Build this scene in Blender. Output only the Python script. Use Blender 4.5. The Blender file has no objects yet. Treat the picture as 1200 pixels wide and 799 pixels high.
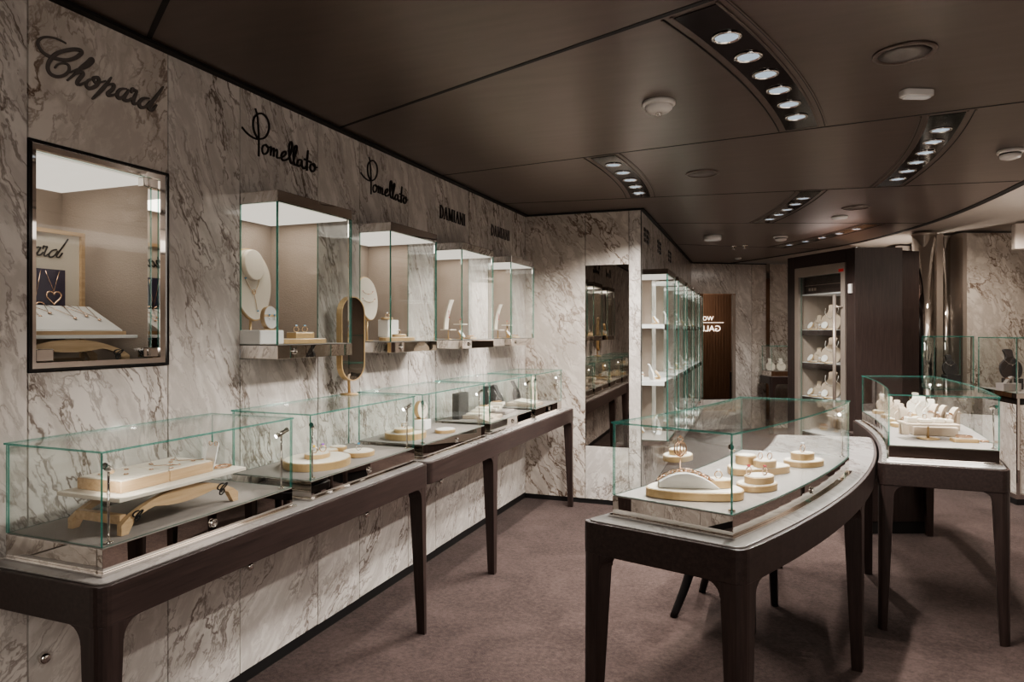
import bpy, bmesh, math, random
from mathutils import Vector, Matrix
random.seed(7)
PI = math.pi
COL = bpy.context.scene.collection
FW = (-0.3614, 0.9324); RT = (0.9324, 0.3614)      # camera heading in plan
H = 1.5; F = 800.0; HOR = 388.0; CZ = 2.54; TT = 0.84

def at(px, py, z):
    "world point where the sight line of a photo point meets height z"
    d = (H - z) * F / (py - HOR); l = (px - 600) / F * d
    return (FW[0]*d + RT[0]*l, FW[1]*d + RT[1]*l, z)

# ------------------------------------------------------------------ materials
def newmat(name):
    m = bpy.data.materials.new(name); m.use_nodes = True
    nt = m.node_tree; nt.nodes.clear()
    o = nt.nodes.new('ShaderNodeOutputMaterial'); o.location = (600, 0)
    return m, nt, o
def nd(nt, t, **k):
    n = nt.nodes.new(t)
    for a, v in k.items():
        if a.startswith('i_'):
            key = a[2:].replace('_', ' ')
            n.inputs[int(key) if key.isdigit() else key].default_value = v
        else: setattr(n, a, v)
    return n
def c4(c): return (c[0], c[1], c[2], 1)
def pbr(name, col, rough=.5, metal=0, bump=0, bscale=60, var=0, vscale=8, spec=.5, stretch=None, coat=0, em=None, ems=0):
    m, nt, o = newmat(name)
    b = nd(nt, 'ShaderNodeBsdfPrincipled'); L = nt.links.new
    b.inputs['Base Color'].default_value = c4(col); b.inputs['Roughness'].default_value = rough
    b.inputs['Metallic'].default_value = metal; b.inputs['Specular IOR Level'].default_value = spec
    b.inputs['Coat Weight'].default_value = coat
    if em: b.inputs['Emission Color'].default_value = c4(em); b.inputs['Emission Strength'].default_value = ems
    L(b.outputs[0], o.inputs[0])
    if var or bump:
        tc = nd(nt, 'ShaderNodeTexCoord'); mp = nd(nt, 'ShaderNodeMapping'); L(tc.outputs['Object'], mp.inputs[0])
        if stretch: mp.inputs['Scale'].default_value = stretch
        if var:
            n = nd(nt, 'ShaderNodeTexNoise', i_Scale=vscale, i_Detail=5.0); L(mp.outputs[0], n.inputs['Vector'])
            mx = nd(nt, 'ShaderNodeMix', data_type='RGBA')
            mx.inputs[6].default_value = c4([max(0, x*(1-var)) for x in col]); mx.inputs[7].default_value = c4([min(1, x*(1+var)) for x in col])
            L(n.outputs[0], mx.inputs[0]); L(mx.outputs[2], b.inputs['Base Color'])
        if bump:
            n2 = nd(nt, 'ShaderNodeTexNoise', i_Scale=bscale, i_Detail=4.0); L(mp.outputs[0], n2.inputs['Vector'])
            bp = nd(nt, 'ShaderNodeBump', i_Strength=bump, i_Distance=.01); L(n2.outputs[0], bp.inputs['Height']); L(bp.outputs[0], b.inputs['Normal'])
    return m

def marble(name, base, vein, rot, scale=1.0, rough=.18, dens=.5, warp=.14, st=.14):
    m, nt, o = newmat(name); L = nt.links.new
    b = nd(nt, 'ShaderNodeBsdfPrincipled', i_Roughness=rough); L(b.outputs[0], o.inputs[0])
    tc = nd(nt, 'ShaderNodeTexCoord'); oi = nd(nt, 'ShaderNodeObjectInfo')
    off = nd(nt, 'ShaderNodeVectorMath', operation='SCALE'); off.inputs[0].default_value = (17, 31, 23); L(oi.outputs['Random'], off.inputs['Scale'])
    add = nd(nt, 'ShaderNodeVectorMath', operation='ADD'); L(tc.outputs['Object'], add.inputs[0]); L(off.outputs[0], add.inputs[1])
    wn = nd(nt, 'ShaderNodeTexNoise', i_Scale=1.7*scale, i_Detail=5.0, i_Roughness=.55); L(add.outputs[0], wn.inputs['Vector'])
    ws = nd(nt, 'ShaderNodeVectorMath', operation='SCALE'); ws.inputs['Scale'].default_value = warp; L(wn.outputs['Color'], ws.inputs[0])
    a2 = nd(nt, 'ShaderNodeVectorMath', operation='ADD'); L(add.outputs[0], a2.inputs[0]); L(ws.outputs[0], a2.inputs[1])
    vr = nd(nt, 'ShaderNodeVectorRotate', rotation_type='EULER_XYZ'); vr.inputs['Rotation'].default_value = rot; L(a2.outputs[0], vr.inputs['Vector'])
    mp = nd(nt, 'ShaderNodeMapping'); mp.inputs['Scale'].default_value = (1, 1, st); L(vr.outputs[0], mp.inputs[0])
    def ridge(sc, w, det, amt, ph):
        n = nd(nt, 'ShaderNodeTexNoise', i_Scale=sc*scale, i_Detail=det, i_Roughness=.56)
        pa = nd(nt, 'ShaderNodeVectorMath', operation='ADD'); pa.inputs[1].default_value = (ph, ph*2, ph*3)
        L(mp.outputs[0], pa.inputs[0]); L(pa.outputs[0], n.inputs['Vector'])
        s = nd(nt, 'ShaderNodeMath', operation='SUBTRACT'); s.inputs[1].default_value = .5; L(n.outputs[0], s.inputs[0])
        ab = nd(nt, 'ShaderNodeMath', operation='ABSOLUTE'); L(s.outputs[0], ab.inputs[0])
        r = nd(nt, 'ShaderNodeMapRange', interpolation_type='SMOOTHSTEP'); r.inputs[1].default_value = 0; r.inputs[2].default_value = w
        r.inputs[3].default_value = amt; r.inputs[4].default_value = 0; L(ab.outputs[0], r.inputs[0]); return r
    r1 = ridge(3.6, .026, 7.0, 1.0, 0); r2 = ridge(9.5, .042, 7.0, .75, 3.3); r3 = ridge(4.6, .12, 8.0, .30, 7.1)
    gate = nd(nt, 'ShaderNodeTexNoise', i_Scale=2.4*scale, i_Detail=2.0); L(mp.outputs[0], gate.inputs['Vector'])
    gr = nd(nt, 'ShaderNodeMapRange'); gr.inputs[1].default_value = .35; gr.inputs[2].default_value = .62; gr.inputs[3].default_value = .25; gr.inputs[4].default_value = 1; L(gate.outputs[0], gr.inputs[0])
    m2 = nd(nt, 'ShaderNodeMath', operation='MAXIMUM'); L(r1.outputs[0], m2.inputs[0]); L(r2.outputs[0], m2.inputs[1])
    m3 = nd(nt, 'ShaderNodeMath', operation='MULTIPLY'); L(m2.outputs[0], m3.inputs[0]); L(gr.outputs[0], m3.inputs[1])
    m4 = nd(nt, 'ShaderNodeMath', operation='MAXIMUM'); L(m3.outputs[0], m4.inputs[0]); L(r3.outputs[0], m4.inputs[1])
    m5 = nd(nt, 'ShaderNodeMath', operation='MULTIPLY', use_clamp=True); m5.inputs[1].default_value = dens*2; L(m4.outputs[0], m5.inputs[0])
    mx = nd(nt, 'ShaderNodeMix', data_type='RGBA'); mx.inputs[6].default_value = c4(base); mx.inputs[7].default_value = c4(vein)
    L(m5.outputs[0], mx.inputs[0]); L(mx.outputs[2], b.inputs['Base Color'])
    return m

def wood(name, c1, c2, rough=.4, axis='z', sc=9):
    m, nt, o = newmat(name); L = nt.links.new
    b = nd(nt, 'ShaderNodeBsdfPrincipled', i_Roughness=rough); L(b.outputs[0], o.inputs[0])
    tc = nd(nt, 'ShaderNodeTexCoord'); mp = nd(nt, 'ShaderNodeMapping')
    mp.inputs['Scale'].default_value = {'z': (9, 9, .5), 'y': (9, .5, 9), 'x': (.5, 9, 9)}[axis]; L(tc.outputs['Object'], mp.inputs[0])
    n = nd(nt, 'ShaderNodeTexNoise', i_Scale=sc, i_Detail=6.0, i_Roughness=.65); L(mp.outputs[0], n.inputs['Vector'])
    mx = nd(nt, 'ShaderNodeMix', data_type='RGBA'); mx.inputs[6].default_value = c4(c1); mx.inputs[7].default_value = c4(c2)
    r = nd(nt, 'ShaderNodeMapRange'); r.inputs[1].default_value = .3; r.inputs[2].default_value = .7; L(n.outputs[0], r.inputs[0])
    L(r.outputs[0], mx.inputs[0]); L(mx.outputs[2], b.inputs['Base Color'])
    bp = nd(nt, 'ShaderNodeBump', i_Strength=.15, i_Distance=.002); L(n.outputs[0], bp.inputs['Height']); L(bp.outputs[0], b.inputs['Normal'])
    return m

def glassmat(name, tint, k=1.0, ior=1.45):
    m, nt, o = newmat(name); L = nt.links.new
    t = nd(nt, 'ShaderNodeBsdfTransparent'); t.inputs[0].default_value = c4(tint)
    g = nd(nt, 'ShaderNodeBsdfGlossy', i_Roughness=.0); g.inputs[0].default_value = (1, 1, 1, 1)
    f = nd(nt, 'ShaderNodeFresnel', i_IOR=ior)
    # mirror the grazing angle on back faces so both sides of the sheet reflect alike
    ge = nd(nt, 'ShaderNodeNewGeometry'); 
    lw = nd(nt, 'ShaderNodeLayerWeight', i_Blend=.5)
    p = nd(nt, 'ShaderNodeMath', operation='POWER'); p.inputs[1].default_value = 4.0; L(lw.outputs['Facing'], p.inputs[0])
    q = nd(nt, 'ShaderNodeMath', operation='MULTIPLY_ADD', use_clamp=True); q.inputs[1].default_value = .5*k; q.inputs[2].default_value = .022*k; L(p.outputs[0], q.inputs[0])
    mx = nd(nt, 'ShaderNodeMixShader'); L(q.outputs[0], mx.inputs[0]); L(t.outputs[0], mx.inputs[1]); L(g.outputs[0], mx.inputs[2]); L(mx.outputs[0], o.inputs[0])
    nt.nodes.remove(f); nt.nodes.remove(ge)
    return m

def edgemat():
    m, nt, o = newmat('glass_edge'); L = nt.links.new
    t = nd(nt, 'ShaderNodeBsdfTransparent'); t.inputs[0].default_value = (.35, .62, .56, 1)
    b = nd(nt, 'ShaderNodeBsdfPrincipled', i_Roughness=.12); b.inputs['Base Color'].default_value = (.07, .27, .22, 1)
    b.inputs['Emission Color'].default_value = (.25, .75, .63, 1); b.inputs['Emission Strength'].default_value = .03  # faint emission added to brighten the cut edges, which are no lamp
    mx = nd(nt, 'ShaderNodeMixShader', i_0=.42); L(t.outputs[0], mx.inputs[1]); L(b.outputs[0], mx.inputs[2]); L(mx.outputs[0], o.inputs[0])
    return m
def emis(name, col, s):
    m, nt, o = newmat(name); e = nd(nt, 'ShaderNodeEmission', i_Strength=s); e.inputs[0].default_value = c4(col); nt.links.new(e.outputs[0], o.inputs[0]); return m

def carpetmat():
    m, nt, o = newmat('carpet'); L = nt.links.new
    b = nd(nt, 'ShaderNodeBsdfPrincipled', i_Roughness=.95); b.inputs['Specular IOR Level'].default_value = .1
    b.inputs['Sheen Weight'].default_value = .08; L(b.outputs[0], o.inputs[0])
    tc = nd(nt, 'ShaderNodeTexCoord')
    n = nd(nt, 'ShaderNodeTexNoise', i_Scale=2.2, i_Detail=6.0, i_Distortion=1.2); L(tc.outputs['Object'], n.inputs['Vector'])
    n2 = nd(nt, 'ShaderNodeTexNoise', i_Scale=230.0, i_Detail=3.0); L(tc.outputs['Object'], n2.inputs['Vector'])
    n3 = nd(nt, 'ShaderNodeTexNoise', i_Scale=45.0, i_Detail=4.0); L(tc.outputs['Object'], n3.inputs['Vector'])
    a = nd(nt, 'ShaderNodeMath', operation='ADD'); L(n.outputs[0], a.inputs[0]); L(n2.outputs[0], a.inputs[1])
    a2 = nd(nt, 'ShaderNodeMath', operation='ADD'); L(a.outputs[0], a2.inputs[0]); L(n3.outputs[0], a2.inputs[1])
    r = nd(nt, 'ShaderNodeMapRange'); r.inputs[1].default_value = 1.1; r.inputs[2].default_value = 1.9; L(a2.outputs[0], r.inputs[0])
    mx = nd(nt, 'ShaderNodeMix', data_type='RGBA'); mx.inputs[6].default_value = (.040, .027, .024, 1); mx.inputs[7].default_value = (.105, .074, .066, 1)
    L(r.outputs[0], mx.inputs[0]); L(mx.outputs[2], b.inputs['Base Color'])
    bp = nd(nt, 'ShaderNodeBump', i_Strength=.6, i_Distance=.004); L(n2.outputs[0], bp.inputs['Height']); L(bp.outputs[0], b.inputs['Normal'])
    return m

MB_BASE = (.64, .595, .55); MB_VEIN = (.15, .115, .095)
M = dict(
    marbleA=marble('marble_steep_veins', MB_BASE, MB_VEIN, (math.radians(-24), math.radians(16), 0), 1.9, dens=.50),
    marbleB=marble('marble_diagonal_veins', (.66, .62, .575), (.17, .13, .11), (math.radians(38), math.radians(-22), 0), 1.7, dens=.46, warp=.2, st=.17),
    marbleC=marble('marble_bold_warm_veins', (.62, .565, .51), (.16, .11, .08), (math.radians(20), math.radians(34), 0), 1.4, dens=.50, warp=.2, st=.2),
    marbleT=marble('marble_counter_top', (.32, .305, .29), (.15, .13, .12), (1.2, .5, .4), 1.2, rough=.12, dens=.4),
    marbleD=marble('marble_showcase_floor', (.30, .275, .255), (.17, .15, .14), (1.2, .5, .4), 1.2, rough=.3, dens=.35),
    wood=wood('dark_stained_wood', (.021, .0135, .012), (.046, .030, .0265), .36),
    woodh=wood('dark_stained_wood_long_grain', (.021, .0135, .012), (.046, .030, .0265), .36, 'y'),
    tan=wood('pale_oak', (.40, .27, .15), (.56, .40, .25), .5, 'y'),
    slat=wood('warm_slatted_wood', (.25, .14, .085), (.38, .23, .15), .5, 'z', 5),
    carpet=carpetmat(),
    ceil=pbr('bronze_ceiling_panel', (.165, .130, .114), .33, .5, var=.16, vscale=3, stretch=(1, 6, 1)),
    white_ceil=pbr('cream_plaster', (.42, .37, .33), .8, var=.04, bump=.05),
    black=pbr('black_gap', (.008, .007, .007), .6, var=.2), blackg=pbr('black_gloss', (.012, .011, .011), .12, var=.2),
    sign=pbr('dark_metal_lettering', (.022, .018, .017), .3, .3, var=.1),
    signm=pbr('mid_grey_lettering', (.10, .087, .08), .45, var=.1),
    signg=pbr('grey_brushed_lettering', (.115, .10, .092), .6, .0, var=.1),
    chrome=pbr('polished_steel', (.74, .71, .68), .03, 1, var=.02), mirror=pbr('silvered_mirror', (.68, .64, .60), .004, 1, var=.01),
    smoked=pbr('smoked_mirror', (.42, .38, .35), .01, 1, var=.02),
    fabric=pbr('taupe_linen', (.33, .272, .228), .85, bump=.25, bscale=180, var=.12, vscale=5),
    liner=pbr('grey_beige_liner', (.25, .22, .20), .75, bump=.1, bscale=200, var=.07),
    cream=pbr('cream_suede', (.66, .60, .51), .7, bump=.05, bscale=300, var=.03), white=pbr('white_suede', (.70, .68, .65), .65, bump=.04, bscale=300, var=.02),
    tansuede=pbr('beige_suede', (.45, .365, .285), .7, bump=.05, bscale=300, var=.05),
    gold=pbr('brushed_gold', (.80, .58, .36), .25, 1, var=.08), rose=pbr('rose_gold', (.88, .62, .45), .15, 1, var=.05),
    trayrim=pbr('satin_gold_rim', (.55, .39, .21), .38, .55, var=.06), silver=pbr('silver', (.86, .85, .84), .14, 1, var=.04),
    gem=pbr('blue_gem', (.12, .35, .55), .04, var=.2, coat=1), gemr=pbr('red_gem', (.5, .05, .06), .04, var=.2, coat=1), gemy=pbr('yellow_gem', (.75, .5, .05), .04, var=.2, coat=1), gemp=pbr('violet_gem', (.33, .12, .6), .04, var=.2, coat=1), gemw=pbr('clear_gem', (.9, .9, .95), .03, var=.05, coat=1),
    darkbox=pbr('dark_grey_suede', (.028, .025, .025), .6, var=.1), blackleather=pbr('black_lacquer', (.012, .011, .012), .3, var=.1), uphol=pbr('charcoal_upholstery', (.05, .047, .05), .8, bump=.1, var=.1),
    plastic=pbr('white_plastic', (.74, .71, .68), .4, var=.02), greymesh=pbr('grey_speaker_mesh', (.19, .17, .16), .5, .3, var=.15, vscale=90),
    doorframe=pbr('taupe_metal_frame', (.36, .31, .27), .35, .5, var=.04), red=pbr('red_tag', (.5, .03, .03), .5, var=.05),
    glass=glassmat('clear_glass', (.982, .992, .988)), edge=edgemat(), glow=emis('warm_white_light_panel', (1, .90, .79), .62),
    lens=emis('downlight_lens', (.72, .86, 1), .5), led=emis('small_led', (1, .96, .9), 14), lit=emis('backlit_letters', (1, .95, .88), 4.0),
    poster=pbr('poster_purple_ground', (.045, .035, .075), .35, var=.5, vscale=9), shelfg=pbr('frosted_white_shelf', (.7, .69, .68), .25, var=.02, em=(1, .97, .93), ems=.04),  # shelf white carries a little added glow to look brighter
)

# ------------------------------------------------------------------ mesh helpers
class MB:
    def __init__(s): s.b = bmesh.new()
    def face(s, vs, mi=0, smooth=False):
        try:
            f = s.b.faces.new(vs); f.material_index = mi; f.smooth = smooth; return f
        except ValueError: return None
    def box(s, a0, a1, b0, b1, z0, z1, f=None, mi=0, top=None, seg=1, mfn=None):
        """box in (s,w,z); f maps to world; top=(a0,a1,b0,b1) tapers; seg cuts along a"""
        f = f or (lambda a, b, c: (a, b, c)); t = top or (a0, a1, b0, b1); rings = []
        for i in range(seg+1):
            k = i/seg; ab = a0+(a1-a0)*k; at_ = t[0]+(t[1]-t[0])*k
            rings.append([s.b.verts.new(f(*p)) for p in ((ab, b0, z0), (ab, b1, z0), (at_, t[3], z1), (at_, t[2], z1))])
        mm = mfn or {}
        for i in range(seg):
            r, q = rings[i], rings[i+1]
            for j, nm in enumerate(('bot', 'w1', 'top', 'w0')):
                j2 = (j+1) % 4; s.face([r[j], r[j2], q[j2], q[j]], mm.get(nm, mi))
        s.face(rings[0][::-1], mm.get('s0', mi)); s.face(rings[-1], mm.get('s1', mi)); return s
    def prism(s, pts, z0, z1, f=None, mi=0, side=None, smooth=False, inset=0):
        f = f or (lambda a, b, c: (a, b, c)); n = len(pts)
        lo = [s.b.verts.new(f(p[0], p[1], z0)) for p in pts]; hi = [s.b.verts.new(f(p[0], p[1], z1)) for p in pts]
        for i in range(n):
            j = (i+1) % n; s.face([lo[i], lo[j], hi[j], hi[i]], mi if side is None else side, smooth)
        s.face(lo[::-1], mi); s.face(hi, mi); return s
    def tube(s, pts, r, n=8, closed=False, mi=0):
        P = [Vector(p) for p in pts]; N = len(P); R = r if isinstance(r, (list, tuple)) else [r]*N; rings = []; up = None
        for i in range(N):
            t = (P[(i+1) % N]-P[i-1]) if closed else (P[min(i+1, N-1)]-P[max(i-1, 0)])
            t = t.normalized() if t.length > 1e-9 else Vector((0, 0, 1))
            if up is None: up = Vector((0, 0, 1)) if abs(t.z) < .9 else Vector((1, 0, 0))
            u = (up - t*up.dot(t))
            if u.length < 1e-6: u = t.orthogonal()
            u.normalize(); v = t.cross(u); up = u
            rings.append([s.b.verts.new(P[i]+u*math.cos(2*PI*k/n)*R[i]+v*math.sin(2*PI*k/n)*R[i]) for k in range(n)])
        for i in range(N if closed else N-1):
            a, c = rings[i], rings[(i+1) % N]
            for k in range(n): s.face([a[k], a[(k+1) % n], c[(k+1) % n], c[k]], mi, True)
        if not closed: s.face(rings[0][::-1], mi); s.face(rings[-1], mi)
        return s
    def lathe(s, prof, c=(0, 0, 0), n=24, mi=0, sx=1, sy=1, smooth=True, f=None):
        rings = []
        for r, z in prof:
            rings.append([s.b.verts.new((c[0]+sx*r*math.cos(2*PI*k/n), c[1]+sy*r*math.sin(2*PI*k/n), c[2]+z)) for k in range(n)] if r > 1e-6 else [s.b.verts.new((c[0], c[1], c[2]+z))])
        for a, d in zip(rings, rings[1:]):
            for k in range(n):
                k2 = (k+1) % n
                if len(a) == 1 and len(d) > 1: s.face([a[0], d[k], d[k2]], mi, smooth)
                elif len(d) == 1 and len(a) > 1: s.face([a[k], a[k2], d[0]], mi, smooth)
                elif len(a) > 1: s.face([a[k], a[k2], d[k2], d[k]], mi, smooth)
        for r in (rings[0], rings[-1]):
            if len(r) > 1: s.face(r, mi)
        return s
    def torus(s, c, R, r, axis='z', n=20, m=8, sx=1, sy=1, mi=0, rot=0):
        pts = []
        for k in range(n):
            a = 2*PI*k/n; u, v = R*sx*math.cos(a), R*sy*math.sin(a)
            p = {'z': (u, v, 0), 'y': (u, 0, v), 'x': (0, u, v)}[axis]
            if rot: p = (p[0]*math.cos(rot)-p[1]*math.sin(rot), p[0]*math.sin(rot)+p[1]*math.cos(rot), p[2])
            pts.append((c[0]+p[0], c[1]+p[1], c[2]+p[2]))
        return s.tube(pts, r, m, True, mi)
    def ribbon(s, pts, wd, f, depth=.006, mi=0, ramp=0):
        """flat lettering stroke in a plane: pts (u,v), f maps (u,v,out)"""
        N = len(pts); L = []
        for i in range(N):
            a = pts[max(i-1, 0)]; c = pts[min(i+1, N-1)]; dx, dy = c[0]-a[0], c[1]-a[1]; l = math.hypot(dx, dy) or 1
            w = (wd[i] if isinstance(wd, list) else wd)/2; nx, ny = -dy/l*w, dx/l*w
            L.append([s.b.verts.new(f(pts[i][0]+nx*g, pts[i][1]+ny*g, h)) for g, h in ((1, 0), (1, depth+ramp*i/N), (-1, depth+ramp*i/N), (-1, 0))])
        for a, c in zip(L, L[1:]):
            for j in range(4): s.face([a[j], a[(j+1) % 4], c[(j+1) % 4], c[j]], mi)
        s.face(L[0][::-1], mi); s.face(L[-1], mi); return s
    def xf(s, mat): bmesh.ops.transform(s.b, matrix=mat, verts=s.b.verts); return s

def rootloc(o):
    v = Vector((0, 0, 0))
    while o: v += o.location; o = o.parent
    return v
def obj(name, mb, mats, parent=None, world=True, bevel=0, origin=None):
    """links the collected shapes as ONE mesh object; world=True: shapes are in world space"""
    bmesh.ops.recalc_face_normals(mb.b, faces=mb.b.faces)
    me = bpy.data.meshes.new(name); o = bpy.data.objects.new(name, me); COL.objects.link(o)
    if parent:
        o.parent = parent
        if world: bmesh.ops.translate(mb.b, vec=-rootloc(parent), verts=mb.b.verts)
    elif world:
        vs = [v.co for v in mb.b.verts]
        c = Vector(((min(v.x for v in vs)+max(v.x for v in vs))/2, (min(v.y for v in vs)+max(v.y for v in vs))/2, min(v.z for v in vs))) if origin is None else Vector(origin)
        bmesh.ops.translate(mb.b, vec=-c, verts=mb.b.verts); o.location = c
    mb.b.to_mesh(me); mb.b.free()
    for m in (mats if isinstance(mats, (list, tuple)) else [mats]): me.materials.append(m)
    if bevel:
        bv = o.modifiers.new('bevel', 'BEVEL'); bv.width = bevel; bv.segments = 2; bv.limit_method = 'ANGLE'
    return o
def tag(o, label=None, cat=None, group=None, kind=None):
    if label: o['label'] = label
    if cat: o['category'] = cat
    if group: o['group'] = group
    if kind: o['kind'] = kind
    return o
def thing(name, label, cat, loc=(0, 0, 0), rotz=0, group=None):
    o = bpy.data.objects.new(name, None); COL.objects.link(o); o.empty_display_size = .05
    o.location = loc; o.rotation_euler = (0, 0, rotz); return tag(o, label, cat, group)
def struct(name, mb, mats, parent=None, bevel=0):
    o = obj(name, mb, mats, parent, bevel=bevel)
    if not parent: o['kind'] = 'structure'
    return o
def dup(root, loc, rotz=0, label=None, group=None, scale=1):
    r = root.copy(); COL.objects.link(r); r.location = loc; r.rotation_euler = (0, 0, rotz); r.scale = (scale,)*3
    if label: r['label'] = label
    if group: r['group'] = group
    for ch in root.children:
        c = ch.copy(); COL.objects.link(c); c.parent = r
        for g in ch.children:
            d = g.copy(); COL.objects.link(d); d.parent = c
    return r

def smooth_path(pts, n=6, closed=False):
    out = []; N = len(pts); rng = range(N if closed else N-1)
    g = (lambda i: pts[i % N]) if closed else (lambda i: pts[max(0, min(N-1, i))])
    for i in rng:
        p0, p1, p2, p3 = g(i-1), g(i), g(i+1), g(i+2)
        for k in range(n):
            t = k/n
            out.append(tuple(.5*((2*b)+(-a+c)*t+(2*a-5*b+4*c-d)*t*t+(-a+3*b-3*c+d)*t**3) for a, b, c, d in zip(p0, p1, p2, p3)))
    if not closed: out.append(tuple(pts[-1]))
    return out
def rrect(s0, s1, w0, w1, r, n=5, seg=1):
    pts = []
    for (cx, cy, a0) in ((s1-r, w1-r, 0), (s0+r, w1-r, 90), (s0+r, w0+r, 180), (s1-r, w0+r, 270)):
        for k in range(n+1):
            a = math.radians(a0+90*k/n); pts.append((cx+r*math.cos(a), cy+r*math.sin(a)))
        if a0 in (0, 180) and seg > 1:
            x0, x1 = (s1-r, s0+r) if a0 == 0 else (s0+r, s1-r); y = w1 if a0 == 0 else w0
            for k in range(1, seg): pts.append((x0+(x1-x0)*k/seg, y))
    return pts
def ell(cx, cy, a, b, rot=0, n=32, egg=0):
    o = []
    for k in range(n):
        t = 2*PI*k/n; u = a*math.cos(t); v = b*math.sin(t)*(1+egg*math.cos(t))
        o.append((cx+u*math.cos(rot)-v*math.sin(rot), cy+u*math.sin(rot)+v*math.cos(rot)))
    return o

# mappings (s along, w out into the room, z)
WX = -2.11
ML = lambda s, w, z: (WX+w, s, z)                      # left wall
def mkframe(o, e):
    class Fr:
        pass
    d = Vector((e[0]-o[0], e[1]-o[1])).normalized(); n = Vector((d.y, -d.x))
    class Fr:
        L = math.hypot(e[0]-o[0], e[1]-o[1])
        def __call__(self, s, w, z): return (o[0]+d.x*s+n.x*w, o[1]+d.y*s+n.y*w, z)
        def hit(self, px):
            u = (px-600)/F; rx, ry = FW[0]+RT[0]*u, FW[1]+RT[1]*u
            t = (o[0]*d.y-o[1]*d.x)/(rx*d.y-ry*d.x)
            return (rx*t-o[0])*d.x+(ry*t-o[1])*d.y
    f = Fr(); f.d = d; f.n = n; return f
CC = (-6.4, 4.57)                                      # centre of all the arcs
def MP(s, w, z): return (CC[0]+w*math.cos(s), CC[1]+w*math.sin(s), z)   # s = angle, w = radius
# ================================================================== SETTING
fl = MB(); fl.box(-3.2, 5.2, -3.2, 12.6, -.05, 0); struct('floor', fl, M['carpet'])
def wall_panels(wall, Mf, rects, mat=None, t=.02, gap=.0025):
    for i, r in enumerate(rects):
        s0, s1, z0, z1 = r[:4]; b = MB(); b.box(s0+gap, s1-gap, -t, 0, z0+gap, z1-gap, Mf)
        obj('marble_panel', b, M[r[4] if len(r) > 4 else mat], wall)
def backing(name, Mf, rects):
    b = MB()
    for (s0, s1, z0, z1) in rects: b.box(s0, s1, -.05, -.021, z0, z1, Mf)
    return struct(name, b, M['black'])

# left wall -----------------------------------------------------------------
CASEY = [2.27+.885*k for k in range(4)]; CW = .525
NY0, NY1, NZ0, NZ1 = 1.395, 1.905, 1.375, 2.085
wide = [(NY0, NY1)]+[(y, y+CW) for y in CASEY]
rects = []; back = []; doors = []
edges = [-1.3, -.78, -.41, .11, .48, 1.0]
for a, b_ in zip(edges, edges[1:]):
    rects.append((a, b_, .82, CZ, 'marbleA')); rects.append((a, b_, .05, .82, 'marbleB')); back.append((a, b_, 0, CZ))
rects += [(1.0, NY0, .82, CZ, 'marbleA'), (1.0, NY0, .05, .82, 'marbleB')]; back.append((1.0, NY0, 0, CZ))
for i, (a, b_) in enumerate(wide):
    z0, z1 = (NZ0, NZ1) if i == 0 else (1.385, 2.08)
    rects += [(a, b_, .82, z0, 'marbleA'), (a, b_, z1, CZ, 'marbleC' if i == 0 else 'marbleA')]; doors.append((a, b_))
    back += [(a, b_, 0, z0), (a, b_, z1, CZ)]
    nb = wide[i+1][0] if i+1 < len(wide) else 5.83
    rects += [(b_, nb, .82, CZ, 'marbleA'), (b_, nb, .05, .82, 'marbleB')]; back.append((b_, nb, 0, CZ))
wl = backing('wall_left', ML, back); wall_panels(wl, ML, rects)
for i, (a, b_) in enumerate(doors):
    d = MB(); d.box(a+.003, b_-.003, -.02, 0, .055, .815, ML)
    dd = struct('marble_door', d, M['marbleB'], wl)
    k = MB(); k.lathe([(0, 0), (.009, 0), (.009, .012), (.016, .016), (.018, .026), (.012, .034), (0, .035)], n=16)
    k.xf(Matrix.Translation((WX, a+.035, .50)) @ Matrix.Rotation(PI/2, 4, 'Y')); obj('knob', k, M['chrome'], dd)
b = MB(); b.box(-1.3, 5.8, -.02, -.006, 0, .05, ML); struct('baseboard_left', b, M['black'])

# return wall with a mirror --------------------------------------------------
MR = mkframe((-2.11, 5.775), (-1.075, 5.80)); a1 = MR.hit(686); a2 = MR.hit(737)
wr = backing('wall_return', MR, [(-.02, MR.L, 0, CZ)])
wall_panels(wr, MR, [(0, a1, .04, CZ, 'marbleC'), (a1, a2, 2.07, CZ, 'marbleC'), (a1, a2, .04, .503, 'marbleB'), (a2, MR.L, .04, CZ, 'marbleA')])
b = MB(); b.box(a1+.004, a2-.004, -.015, -.004, .507, 2.066, MR)
tag(obj('wall_mirror', b, M['smoked']), 'tall flush mirror in the marble return wall reflecting the jewellery cases', 'mirror')
b = MB(); b.box(0, MR.L, -.02, -.006, 0, .04, MR); struct('baseboard_return', b, M['black'])

# wall with the tower cabinets -----------------------------------------------
M3 = mkframe((-1.075, 5.80), (-1.21, 10.63)); TS = [.06+.885*k for k in range(5)]; TW = .60; TZ0, TZ1 = .52, 2.03
rects = []; back = []; prev = .023
for s in TS:
    rects += [(prev, s, .04, CZ, 'marbleA'), (s, s+TW, .04, TZ0, 'marbleB'), (s, s+TW, TZ1, CZ, 'marbleA')]
    back += [(prev, s, 0, CZ), (s, s+TW, 0, TZ0), (s, s+TW, TZ1, CZ)]; prev = s+TW
rects.append((prev, M3.L, .04, CZ, 'marbleA')); back.append((prev, M3.L, 0, CZ))
w3 = backing('wall_cabinets', M3, back); wall_panels(w3, M3, rects)

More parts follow.
